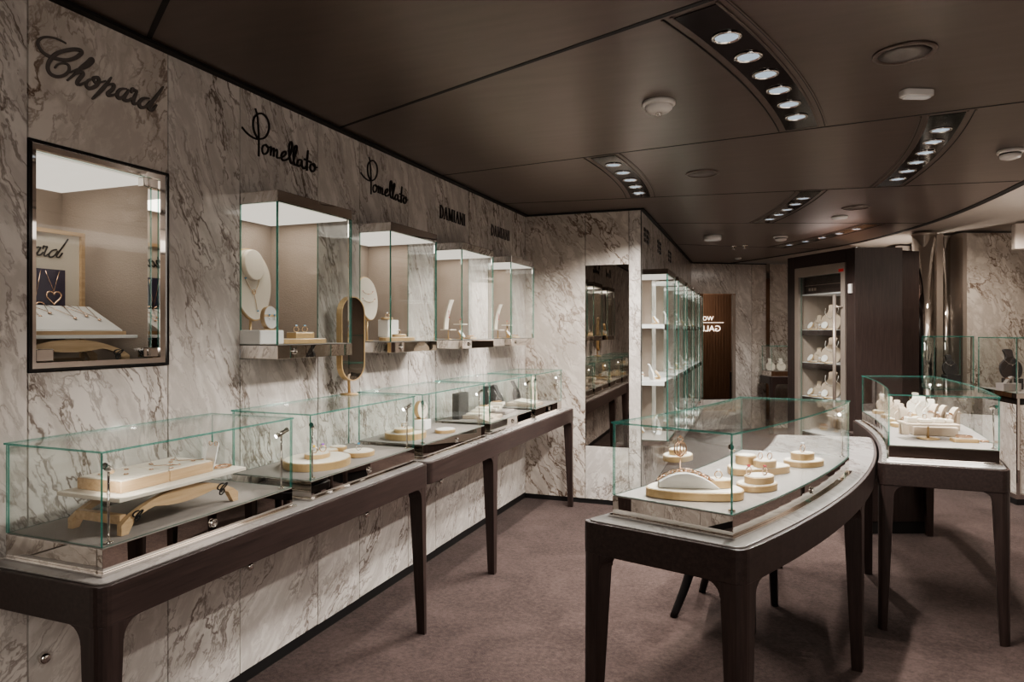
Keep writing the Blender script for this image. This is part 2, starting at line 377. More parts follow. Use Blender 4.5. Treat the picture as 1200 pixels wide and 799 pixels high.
# far wall with a mirror -----------------------------------------------------
F1 = (-1.21, 10.63); a = math.radians(31); F2 = (F1[0]+1.22*math.cos(a), F1[1]+1.22*math.sin(a))
M4 = mkframe(F1, F2); e1 = M4.hit(824); e2 = M4.hit(862); e3 = M4.hit(881); e4 = M4.hit(897.5)
w4 = backing('wall_far', M4, [(-.02, e4, 0, CZ)])
wall_panels(w4, M4, [(0, e1, 0, CZ, 'marbleA'), (e1, e2, 2.07, CZ, 'marbleA'), (e1, e2, 0, .46, 'marbleB'), (e2, e3, 0, CZ, 'marbleA'), (e3, e4, 0, CZ, 'marbleC')])
b = MB(); b.box(e1+.01, e2-.055, -.018, -.008, .47, 2.06, M4)
fm = tag(obj('wall_mirror', b, M['smoked']), 'narrow mirror in the far marble wall reflecting brown slats and lit letters', 'mirror')
b = MB(); b.box(e2-.055, e2-.045, -.02, .012, .46, 2.07, M4); b.box(e2-.04, e2-.002, -.02, .004, .46, 2.07, M4); struct('trim_1', b, M['doorframe'])
b = MB(); b.box(e1, e1+.006, -.02, .006, .46, 2.07, M4); b.box(e1, e2, -.02, .006, 2.06, 2.07, M4); struct('trim_2', b, M['chrome'])
F3 = M4(e4, 0, 0); b = MB(); b.box(e4-.012, e4+.05, -.03, .03, 0, CZ, M4); struct('trim_3', b, M['chrome'])
F3 = M4(e4+.05, 0, 0); M5 = mkframe((F3[0], F3[1]), (F3[0]+RT[0]*3.2, F3[1]+RT[1]*3.2))
w5 = backing('wall_back', M5, [(0, 3.2, 0, CZ)]); wall_panels(w5, M5, [(0, .75, 0, CZ, 'marbleC'), (.75, 1.6, 0, CZ, 'marbleC'), (1.6, 3.2, 0, CZ, 'marbleC')])

# right hand marble walls -----------------------------------------------------
def dl(d, px): l = (px-600)/F*d; return (FW[0]*d+RT[0]*l, FW[1]*d+RT[1]*l)
R1, R2 = dl(7.2, 1131), dl(7.2, 1131+F*3/7.2)
M6 = mkframe(R1, R2); w6 = backing('wall_right', M6, [(0, 3.0, 0, CZ)]); wall_panels(w6, M6, [(.012, .82, 0, CZ, 'marbleC'), (.82, 1.7, 0, CZ, 'marbleC'), (1.7, 3, 0, CZ, 'marbleC')])
b = MB(); b.box(-.03, .012, -.05, .012, 0, CZ, M6); b.box(-.03, .0, -.9, -.05, 0, CZ, M6); struct('trim_4', b, M['doorframe'])
Q1, Q2 = dl(8.3, 1050), dl(8.3, 1150); M7 = mkframe(Q1, Q2)
w7 = backing('wall_recess', M7, [(0, 1.05, 0, CZ)]); wall_panels(w7, M7, [(0, .26, 0, CZ, 'marbleC'), (.26, 1.05, 0, CZ, 'marbleC')])
# room behind and beside the camera, seen only in mirrors
E = MB(); E.box(3.5, 3.56, -3, 9.6, 0, CZ); struct('wall_side', E, M['white_ceil'])
E = MB(); E.box(-2.2, 3.5, -3.06, -3, 0, CZ); struct('wall_behind', E, M['white_ceil'])

# ceiling -----------------------------------------------------------------
edge_pts = [(.55, -1.0), (1.1, .8), (1.45, 2.5), (1.62, 4.2), (1.61, 5.72), (1.40, 7.41), (.85, 8.99), (-.12, 10.33), (-.83, 11.12)]
arc = smooth_path(edge_pts, 8)
c = MB(); c.prism([(-3.1, 11.6), (-3.1, -3.1), (.55, -3.1)]+arc+[(-1.2, 11.6)], CZ, CZ+.02); struct('ceiling', c, M['ceil'])
c = MB(); c.box(-3.2, 5.2, -3.2, 12.6, CZ+.021, CZ+.06); struct('ceiling_outer', c, M['white_ceil'])
c = MB()
for i, p in enumerate(arc[:-1]):
    q = arc[i+1]
    def off(j):
        a_, b_ = arc[max(j-1, 0)], arc[min(j+1, len(arc)-1)]; d = Vector((b_[0]-a_[0], b_[1]-a_[1])).normalized(); return d.y, -d.x
    n0, n1 = off(i), off(i+1)
    vs = []
    for (pt, n) in ((p, n0), (q, n1)):
        for (w, z) in ((-.025, CZ-.004), (.035, CZ-.004), (.035, CZ+.021), (-.025, CZ+.021)): vs.append(c.b.verts.new((pt[0]+n[0]*w, pt[1]+n[1]*w, z)))
    for j in range(4): c.face([vs[j], vs[(j+1) % 4], vs[4+(j+1) % 4], vs[4+j]])
struct('trim_5', c, M['black'])
SEAM = [-.80, -.571, -.362, -.113, .138, .37, .618]
def redge(th): 
    T = [(-.9, 8.9), (-.466, 8.35), (-.257, 8.1), (-.046, 8.0), (.143, 8.07), (.348, 8.3), (.547, 8.47), (.742, 8.5), (.9, 8.6)]
    for (t0, r0), (t1, r1) in zip(T, T[1:]):
        if t0 <= th <= t1: return r0+(r1-r0)*(th-t0)/(t1-t0)
    return 8.5
for i, th in enumerate(SEAM):
    w = .011 if i in (1, 2) else .0055; b = MB(); b.box(th-w/6.4, th+w/6.4, 4.0, redge(th)-.02, CZ-.0015, CZ+.003, MP); struct('trim_%d' % (6+i), b, M['black'])
b = MB(); b.box(-3, 5.8, 0, .035, CZ-.012, CZ, ML); b.box(0, MR.L, 0, .03, CZ-.012, CZ, MR); b.box(-.03, M3.L, 0, .03, CZ-.012, CZ, M3); b.box(0, e4, 0, .03, CZ-.012, CZ, M4); struct('trim_13', b, M['black'])

# ceiling light strips ---------------------------------------------------------
SPOTS = []
def strip(t0, t1, r0, r1, n, label):
    c0 = MP((t0+t1)/2, (r0+r1)/2, CZ); t = thing('ceiling_light_strip', label, 'ceiling light', c0, 0, 'curved downlight strips in the bronze ceiling')
    t0 += .004; t1 -= .004; b = MB(); 
    for (ra, rb) in ((r0-.042, r0-.036), (r0-.010, r0), (r1, r1+.010), (r1+.036, r1+.042)): b.box(t0, t1, ra, rb, CZ-.004, CZ-.0002, MP, seg=14)
    obj('frame', b, M['ceil'], t)
    b = MB(); b.box(t0, t1, r0-.036, r0-.032, CZ-.003, CZ-.0001, MP, seg=14); b.box(t0, t1, r1+.032, r1+.036, CZ-.003, CZ-.0001, MP, seg=14); obj('shadow_line', b, M['black'], t)
    b = MB(); b.box(t0+.002, t1-.002, r0, r1, CZ-.003, CZ-.0002, MP, seg=14); obj('black_panel', b, M['blackg'], t)
    st = (t1-t0-.075)/(n-1)
    for i in range(n):
        p = MP(t0+.04+st*i, (r0+r1)/2, CZ-.004)
        b = MB(); b.lathe([(.046, .001), (.052, 0), (.052, -.004), (.043, -.005), (.040, -.001)], p, 24); r = obj('lamp_ring', b, M['chrome'], t)
        b = MB(); b.lathe([(0, -.001), (.040, -.001), (.040, 0), (0, 0)], p, 24, smooth=False); obj('lens', b, M['lens'], r)
        SPOTS.append(p)
strip(SEAM[2], SEAM[3], 6.49, 6.64, 6, 'nearest curved black light strip with six downlights in the bronze ceiling')
strip(SEAM[3], SEAM[4], 5.39, 5.54, 5, 'curved black strip of five downlights nearest the left marble wall')
strip(SEAM[3], SEAM[4], 7.13, 7.28, 6, 'curved black strip of six downlights at the right near the ceiling edge')
strip(SEAM[4], SEAM[5], 6.63, 6.78, 5, 'small curved black light strip in the middle distance of the ceiling')
strip(SEAM[5], SEAM[6], 7.74, 7.89, 5, 'farthest narrow black light strip above the dark wood cabinet')

# ceiling fittings ----------------------------------------------------------------
def fit(name, label, cat, p, parts):
    t = thing(name, label, cat, (p[0], p[1], CZ))
    for nm, mat, prof, sc in parts:
        b = MB(); b.lathe([(r, z) for r, z in prof], (0, 0, 0), 28, sx=sc[0], sy=sc[1]); obj(nm, b, M[mat], t, world=False)
    return t
fit('smoke_detector', 'round white smoke detector dome hanging below the ceiling near the first seam', 'smoke detector', at(772, 120, CZ), [
    ('base', 'plastic', [(.075, 0), (.075, -.012), (.068, -.018)], (1, 1)), ('dome', 'plastic', [(.062, -.018), (.060, -.032), (.045, -.045), (0, -.048)], (1, 1)), ('sensor', 'chrome', [(.016, -.048), (.013, -.06), (0, -.062)], (1, 1))])
fit('ceiling_speaker', 'largest round grey speaker grille flush in the near bronze ceiling', 'speaker', at(1060, 62, CZ), [
    ('ring', 'ceil', [(.108, 0), (.108, -.006), (.09, -.008), (.088, -.002)], (1, 1)), ('grille', 'greymesh', [(.088, -.003), (.05, -.007), (0, -.008)], (1, 1))])
fit('ceiling_speaker', 'small round speaker grille in the ceiling between two light strips', 'speaker', at(823, 203, CZ), [
    ('ring', 'ceil', [(.108, 0), (.108, -.006), (.094, -.008), (.092, -.002)], (1, 1)), ('grille', 'greymesh', [(.092, -.003), (0, -.006)], (1, 1))])
fit('ceiling_speaker', 'faint round speaker grille beyond the right hand light strip', 'speaker', at(1003, 243, CZ), [
    ('ring', 'ceil', [(.11, 0), (.11, -.006), (.096, -.008), (.094, -.002)], (1, 1)), ('grille', 'ceil', [(.094, -.003), (0, -.006)], (1, 1))])
p = at(1074, 106, CZ); t = thing('motion_sensor', 'small white rectangular sensor box on the ceiling beside the largest speaker', 'sensor', p, math.radians(25))
b = MB(); b.prism(rrect(-.068, .068, -.03, .03, .02), -.028, 0); obj('housing', b, M['plastic'], t, world=False, bevel=.004)
b = MB(); b.prism(rrect(-.058, .058, -.022, .022, .018), -.033, -.028); obj('lens_cover', b, M['shelfg'], t, world=False)
for (px, py, lab, rr) in ((1184, 176, 'white slotted smoke detector at the right edge of the ceiling', .066), (915, 277, 'small white smoke detector before the dark wood cabinet', .075)):
    fit('smoke_detector', lab, 'smoke detector', at(px, py, CZ), [('base', 'plastic', [(rr, 0), (rr, -.014), (rr*.95, -.02)], (1, 1)), ('vents', 'darkbox', [(rr*.8, -.02), (rr*.8, -.028)], (1, 1)), ('cap', 'plastic', [(rr*.85, -.027), (rr*.75, -.045), (rr*.3, -.055), (0, -.055)], (1, 1))])
for (px, py, lab, rr) in ((984, 254, 'flat round white disc fitting between the two farther light strips', .068), (865, 302, 'tiny round white downlight near the far end of the ceiling', .045)):
    fit('ceiling_disc', lab, 'ceiling fitting', at(px, py, CZ), [('rim', 'plastic', [(rr, 0), (rr, -.012), (rr*.9, -.018)], (1, 1)), ('face', 'shelfg', [(rr*.9, -.018), (rr*.5, -.022), (0, -.022)], (1, 1))])
fit('access_point', 'white drum shaped unit on the ceiling beyond the marble corner', 'ceiling fitting', at(835, 276, CZ), [('drum', 'plastic', [(.095, 0), (.092, -.05), (.08, -.056)], (1, 1)), ('face', 'shelfg', [(.08, -.056), (0, -.058)], (1, 1))])
for (px, py, lab) in ((860, 288, 'small sprinkler head in the far ceiling nearer the cabinets'), (873, 287, 'small sprinkler head in the far ceiling farther right')):
    fit('sprinkler', lab, 'sprinkler', at(px, py, CZ), [('cup', 'chrome', [(.035, 0), (.03, -.012)], (1, 1)), ('head', 'chrome', [(.012, -.012), (.012, -.04), (.03, -.043), (0, -.046)], (1, 1))])

# ================================================================== LETTERING
def stroke_set(name, label, strokes, tr, Mf, wd, mat, cat='lettering', smooth=5, taper=False):
    b = MB()
    for si, s in enumerate(strokes):
        pts = smooth_path([tr(*p) for p in s], smooth) if len(s) > 2 else [tr(*p) for p in s]
        N = len(pts); w = [wd*(.45+.75*math.sin(PI*min(1, max(0, (i/(N-1)))))) for i in range(N)] if taper else wd
        b.ribbon(pts, w, Mf, depth=.004+.0003*si, ramp=.0015)
    return tag(obj(name, b, M[mat]), label, cat)
def onleft(px, py):
    u = (px-600)/F; t = (WX)/(FW[0]+RT[0]*u); return ((FW[1]+RT[1]*u)*t, H+(HOR-py)*t/F)
CH = [[(305,152),(240,118),(170,100),(105,103),(68,135),(72,180),(110,230),(160,262),(230,285),(310,295),(385,275),(435,235),(425,210),(370,203),(290,215),(215,245),(165,300),(148,360),(170,410),(225,435),(290,422),(328,385),(325,340),(285,320),(235,330),(208,362)],
 [(325,405),(400,375),(480,350),(530,305),(520,285),(490,310),(430,360),(370,420),(312,468)], [(345,435),(400,405),(440,395),(445,420),(405,470),(400,500),(430,500),(480,475)],
 [(530,450),(490,470),(475,510),(500,535),(550,520),(580,480),(575,445),(535,448),(560,490),(640,470)],
 [(690,440),(640,510),(580,575),(525,625)], [(630,520),(680,500),(710,505),(700,540),(660,575),(665,595),(710,590),(745,570)],
 [(820,540),(770,540),(740,575),(745,615),(790,610),(830,560),(835,545)], [(835,545),(805,600),(795,630),(830,640),(865,615)],
 [(858,575),(866,540),(880,550),(908,556)], [(908,556),(888,600),(872,645),(884,668),(925,650)], [(1010,620),(960,620),(925,655),(935,695),(980,690),(1020,640)], [(1130,520),(1080,590),(1020,670),(1005,705),(1035,718),(1070,675)]]
PO = [[(212,62),(232,140),(242,250),(248,380),(246,562)], [(72,258),(130,325),(200,372),(250,382),(310,365),(345,310),(355,240),(335,170),(290,122),(240,120),(200,155),(187,220),(198,300),(235,375)],
 [(320,440),(290,455),(282,500),(300,538),(335,520),(345,475),(320,440),(340,468),(375,462)], [(375,460),(370,555)], [(372,520),(385,485),(402,478),(405,500),(400,565)], [(402,525),(418,498),(434,492),(438,520),(434,570),(455,580)],
 [(455,580),(505,560),(530,530),(515,510),(490,530),(480,570),(500,605),(540,590)], [(530,600),(555,580),(580,520),(594,440),(582,410),(564,440),(560,540),(575,620),(600,640)], [(600,640),(622,560),(642,480),(634,450),(614,480),(606,560),(615,640),(645,658)],
 [(690,600),(660,600),(645,640),(660,665),(690,640),(692,600),(694,660),(715,690),(735,668)], [(758,500),(748,600),(745,712)], [(718,590),(760,612),(790,625)], [(805,640),(785,650),(780,690),(800,720),(825,700),(825,650),(805,640),(830,675),(850,678)]]
chw = [[onleft(35+x/7.26, 30+y/7.26) for x, y in s] for s in CH]; idt = lambda a, b: (a, b)
onw = lambda Mf: (lambda u, v, h: Mf(u, h, v))
stroke_set('lettering_sign', 'large grey cursive word on the marble above the framed wall niche', chw, idt, onw(ML), .0098, 'signg', taper=True)
pow_ = [[onleft(275+x/8.876, 120+y/8.876) for x, y in s] for s in PO]
stroke_set('lettering_sign', 'thin dark handwritten word above the first projecting wall case', pow_, idt, onw(ML), .0075, 'sign')
stroke_set('lettering_sign', 'thin dark handwritten word above the second projecting wall case', pow_, lambda a, b: (a+.885, b), onw(ML), .0075, 'sign')
def serif(word, y0, y1, z0, z1, Mf, label, mat):
    b = MB(); W = {'D': .95, 'A': .95, 'M': 1.2, 'I': .45, 'N': 1.0}; tot = sum(W[c] for c in word); k = (y1-y0)/tot; x = y0; h = z1-z0
    f = onw(Mf)
    def st(p, q, w): b.ribbon([p, q], w*k, f)
    for ch in word:
        w = W[ch]*k*.8; X = lambda u: x+.1*k*W[ch]+u*w; Z = lambda v: z0+v*h; T, t_ = .17, .06
        if ch == 'I': st((X(.5), Z(0)), (X(.5), Z(1)), T); [st((X(0), Z(v)), (X(1), Z(v)), .045) for v in (0.02, .98)]
        if ch == 'D':
            st((X(.2), Z(0)), (X(.2), Z(1)), T); b.ribbon(smooth_path([(X(0), Z(1)), (X(.5), Z(.98)), (X(.9), Z(.75)), (X(.97), Z(.5)), (X(.9), Z(.25)), (X(.5), Z(.02)), (X(0), Z(0))], 4), [k*(.05+.13*math.sin(PI*i/24)) for i in range(25)], f)
        if ch == 'A': st((X(.05), Z(0)), (X(.5), Z(1)), t_); st((X(.5), Z(1)), (X(.9), Z(0)), T); st((X(.2), Z(.35)), (X(.75), Z(.35)), .045); st((X(-.05), Z(.01)), (X(.2), Z(.01)), .045); st((X(.75), Z(.01)), (X(1.05), Z(.01)), .045)
        if ch == 'M': st((X(.08), Z(0)), (X(.12), Z(1)), t_); st((X(.12), Z(1)), (X(.5), Z(.05)), T); st((X(.5), Z(.05)), (X(.85), Z(1)), t_); st((X(.87), Z(0)), (X(.87), Z(1)), T); [st((X(u), Z(v)), (X(u+.2), Z(v)), .045) for u, v in ((-.02, .01), (0, .99), (.78, .01), (.78, .99))]
        if ch == 'N': st((X(.1), Z(0)), (X(.1), Z(1)), t_); st((X(.1), Z(1)), (X(.88), Z(0)), T); st((X(.88), Z(0)), (X(.88), Z(1)), t_); [st((X(u), Z(v)), (X(u+.25), Z(v)), .045) for u, v in ((-.02, .01), (-.02, .99), (.75, .99))]
        x += W[ch]*k
    return tag(obj('lettering_sign', b, M[mat]), label, 'lettering')
serif('DAMIANI', 4.09, 4.50, 2.262, 2.347, ML, 'dark serif capitals on the marble above the third projecting wall case', 'sign')
serif('DAMIANI', 4.975, 5.385, 2.262, 2.347, ML, 'fainter serif capitals above the farthest projecting wall case', 'signm')
for i, (s, lab) in enumerate(((.18, 'nearest'), (1.065, 'middle'), (1.95, 'farthest'))):
    sg = thing('lettering_sign', lab+' small black block lettering of three rows above the tower cabinets', 'lettering', M3(s+.15, 0, 2.3))
    for cidx in range(2):
        b = MB()
        for r in range(3):
            z = 2.30+r*.045; s0 = s+cidx*.17
            b.box(s0, s0+.03, 0, .005, z-.015, z+.017, M3); b.box(s0+.045, s0+.10, 0, .005, z+.006, z+.017, M3); b.box(s0+.045, s0+.12, 0, .005, z-.015, z-.004, M3); b.box(s0+.075, s0+.13, 0, .005, z-.006, z+.008, M3)
        obj('lettering', b, M['sign'], sg)

def text_mesh(txt, size, mat, name, label, cat, frame, align='CENTER', parent=None):
    cu = bpy.data.curves.new(name, 'FONT'); cu.body = txt; cu.size = size; cu.extrude = .004; cu.align_x = align
    o = bpy.data.objects.new(name, cu); COL.objects.link(o)
    dg = bpy.context.evaluated_depsgraph_get(); me = bpy.data.meshes.new_from_object(o.evaluated_get(dg)); bpy.data.objects.remove(o)
    me.transform(frame); me.materials.clear(); me.materials.append(M[mat]); o2 = bpy.data.objects.new(name, me); COL.objects.link(o2)
    if parent: o2.parent = parent; me.transform(Matrix.Translation(-rootloc(parent)))
    elif label: tag(o2, label, cat)
    return o2
# slatted wood screen with backlit letters (seen reflected in the far mirror)
pm = Vector(M4(M4.hit(842), 0, 0)); dirn = Vector((pm.x, pm.y)).normalized(); nn = M4.n; rr = dirn-2*dirn.dot(nn)*nn
Qs = Vector((pm.x, pm.y))+rr*2.3; fx = Vector((-rr.y, rr.x)); 
if True:
    o_ = Qs+fx*.9; e_ = Qs-fx*.9
    # the lettered face looks back towards the mirror
    MS = mkframe((e_.x, e_.y), (o_.x, o_.y))
    if Vector(MS.n).dot(-rr) < 0: MS = mkframe((o_.x, o_.y), (e_.x, e_.y))
    ts = thing('slatted_screen', 'brown slatted wooden screen carrying backlit white capitals', 'screen', MS(.9, 0, 0))
    b = MB(); b.box(0, 1.8, -.04, -.012, 0, 2.45, MS); obj('backboard', b, M['slat'], ts)
    b = MB(); [b.box(k*.05, k*.05+.036, -.012, 0, 0, 2.45, MS) for k in range(36)]; obj('slats', b, M['slat'], ts)
    def fr(Mf, s, z):
        o0 = Vector(Mf(s, .006, z)); ex = Vector(Mf(s+1, .006, z))-o0; ez = Vector((0, 0, 1)); ey = ex.cross(ez)
        m = Matrix((ex, ez, ey)).transposed().to_4x4(); m.translation = o0; return m
    # reading direction: viewer faces the screen, right hand is +s
    text_mesh('WORLD', .11, 'lit', 'lettering', '', '', fr(MS, .98, 1.70), 'LEFT', ts); text_mesh('GALLERIA', .15, 'lit', 'lettering', '', '', fr(MS, .85, 1.50), 'LEFT', ts)
    b = MB(); b.box(.8, 1.7, 0, .01, 1.655, 1.661, MS); obj('underline', b, M['lit'], ts)
# ================================================================== DISPLAY FURNITURE
G = {'w0': 0, 'w1': 0, 's0': 1, 's1': 1, 'top': 1, 'bot': 1}
GS = {'w0': 1, 'w1': 1, 's0': 0, 's1': 0, 'top': 1, 'bot': 1}
GT = {'w0': 1, 'w1': 1, 's0': 1, 's1': 1, 'top': 0, 'bot': 0}
GM = None
def pane(par, Mf, s0, s1, w0, w1, z0, z1, kind, seg=1):
    b = MB(); b.box(s0, s1, w0, w1, z0, z1, Mf, seg=seg, mfn={'f': G, 's': GS, 't': GT}[kind]); return obj('glass_panel', b, [M['glass'], M['edge']], par)
def area(name, p, size, energy, rot=(0, 0, 0), col=(1, .93, .84), shape='RECTANGLE', sy=None):
    l = bpy.data.lights.new(name, 'AREA'); l.energy = energy; l.size = size; l.shape = shape; l.size_y = sy or size; l.color = col
    o = bpy.data.objects.new(name, l); COL.objects.link(o); o.location = p; o.rotation_euler = rot; return o
def spot(name, p, target, energy, ang, blend=.5, size=.01, col=(1, .94, .86)):
    l = bpy.data.lights.new(name, 'SPOT'); l.energy = energy; l.spot_size = math.radians(ang); l.spot_blend = blend; l.shadow_soft_size = size; l.color = col
    o = bpy.data.objects.new(name, l); COL.objects.link(o); o.location = p
    o.rotation_euler = (Vector(target)-Vector(p)).to_track_quat('-Z', 'Y').to_euler(); return o

def wallcase(Mf, s0, s1, out, inn, z0, zf, zc, zt, label, group, shelves=()):
    t = thing('wall_display_case', label, 'display case', Mf((s0+s1)/2, 0, z0), 0, group); g = .008
    b = MB(); b.box(s0, s1, 0, out, zc, zt, Mf); obj('canopy', b, M['mirror'], t, bevel=.002)
    b = MB(); b.box(s0+.015, s1-.015, -inn+.01, out-.02, zc-.004, zc-.0005, Mf); obj('light_panel', b, M['glow'], t)
    b = MB(); b.box(s0, s1, -inn-.02, -inn, zf-.02, zc+.05, Mf); b.box(s0-.0, s0+.004, -inn, -.001, zf-.02, zc+.05, Mf); b.box(s1-.004, s1, -inn, -.001, zf-.02, zc+.05, Mf); b.box(s0, s1, -inn, -.001, zc, zc+.03, Mf); obj('fabric_lining', b, M['fabric'], t)
    b = MB(); b.box(s0, s1, .0005, out, z0, zf-.004, Mf); obj('mirror_base', b, M['mirror'], t, bevel=.0015)
    b = MB(); b.box(s0+.004, s1-.004, -inn, out-.002, zf-.003, zf, Mf); obj('floor_panel', b, M['liner'], t)
    pane(t, Mf, s0, s1, out-g, out, zf, zc, 'f'); pane(t, Mf, s0, s0+g, .001, out-g-.001, zf, zc, 's'); pane(t, Mf, s1-g, s1, .001, out-g-.001, zf, zc, 's')
    for s in (s0+g, s1-g-.006): b = MB(); b.box(s, s+.006, out-g-.006, out-g, zf, zc, Mf); obj('edge_strip', b, M['chrome'], t)
    b = MB(); b.lathe([(0, 0), (.013, 0), (.013, .008), (.006, .008), (.005, .004), (0, .004)], n=18)
    o0 = Vector(Mf(s0+.1, out, (z0+zf)/2)); nn_ = (Vector(Mf(s0, 1, 0))-Vector(Mf(s0, 0, 0))); b.xf(Matrix.Translation(o0) @ nn_.to_track_quat('Z', 'Y').to_matrix().to_4x4()); obj('lock', b, M['chrome'], t)
    for z in shelves:
        b = MB(); b.box(s0+.012, s1-.012, -inn+.002, out-.03, z-.035, z, Mf); sh = obj('shelf', b, M['shelfg'], t)
        b = MB(); b.box(s0+.012, s1-.012, out-.030, out-.022, z-.05, z+.001, Mf); obj('shelf_edge', b, M['smoked'], sh)
    return t

# projecting wall cases on the left ------------------------------------------------
ORD = ['nearest', 'second', 'third', 'farthest']; HAS = ['with an egg shaped necklace board', 'with a leaning oval necklace board', 'with curved white strips', 'beside the marble return wall']
for i, y in enumerate(CASEY):
    wallcase(ML, y, y+CW, .198, .285, 1.385, 1.444, 2.035, 2.083, ORD[i]+' projecting glass wall case on the left marble wall '+HAS[i], 'projecting glass cases on the left marble wall')
    area('case_light', ML(y+CW/2, -.04, 2.025), .40, 1.1, sy=.4)

# framed niche ----------------------------------------------------------------------
t = thing('wall_niche', 'framed square wall niche with glass door at the left holding a picture and white tray', 'display case', ML((NY0+NY1)/2, 0, NZ0))
b = MB(); 
for (s0, s1, z0, z1) in ((NY0, NY1, NZ0, NZ0+.01), (NY0, NY1, NZ1-.01, NZ1), (NY0, NY0+.01, NZ0+.01, NZ1-.01), (NY1-.01, NY1, NZ0+.01, NZ1-.01)): b.box(s0, s1, -.05, .006, z0, z1, ML)
obj('black_surround', b, M['blackg'], t)
b = MB()
for (s0, s1, z0, z1) in ((NY0+.01, NY1-.01, NZ0+.01, NZ0+.028), (NY0+.01, NY1-.01, NZ1-.028, NZ1-.01), (NY0+.01, NY0+.024, NZ0+.028, NZ1-.028), (NY1-.036, NY1-.01, NZ0+.028, NZ1-.028)): b.box(s0, s1, -.06, .002, z0, z1, ML)
obj('mirror_frame', b, M['chrome'], t)
b = MB(); b.box(NY0-.3, NY1-.03, -.55, -.52, NZ0-.02, NZ1, ML); b.box(NY0-.32, NY0-.3, -.55, -.07, NZ0-.02, NZ1, ML); b.box(NY1-.035, NY1-.0, -.52, -.061, NZ0, NZ1, ML); obj('fabric_lining', b, M['fabric'], t)
b = MB(); b.box(NY0-.3, NY1-.036, -.52, -.06, NZ0-.01, NZ0+.012, ML); obj('floor_panel', b, M['smoked'], t)
b = MB(); b.box(NY0-.3, NY1-.036, -.52, -.062, NZ1-.04, NZ1-.025, ML); obj('light_panel', b, M['glow'], t)
b = MB(); b.box(NY0+.02, NY1-.052, -.03, -.022, NZ0+.03, NZ1-.03, ML, mfn=G); dr = obj('glass_door', b, [M['glass'], M['edge']], t)
for z in (NZ1-.065, NZ0+.032):
    b = MB(); b.box(NY1-.10, NY1-.03, -.034, -.004, z, z+.034, ML); b.box(NY1-.085, NY1-.075, -.004, .001, z+.005, z+.029, ML); obj('hinge', b, M['chrome'], dr, bevel=.002)
b = MB(); b.box(NY0+.03, NY0+.085, -.034, -.006, NZ0+.03, NZ0+.07, ML); b.xf(Matrix()); lk = obj('lock', b, M['chrome'], dr, bevel=.003)
area('niche_light', ML(1.5, -.28, NZ1-.05), .4, 1.2, sy=.35)

# tower cabinets on the far wall -------------------------------------------------------
TN = ['nearest', 'second', 'third', 'fourth', 'farthest']; SHZ = (1.56, 1.07, .575)
for i, s in enumerate(TS):
    wallcase(M3, s, s+TW, .22, .20, TZ0, TZ0+.05, 1.985, 2.03, TN[i]+' tall glass tower cabinet with white jewellery shelves along the far left wall', 'tall glass tower cabinets', SHZ[:2])
    for z in (1.975, 1.50, 1.01): area('tower_light', M3(s+TW/2, .02, z), .34, .42, sy=.3, col=(1, .96, .92))

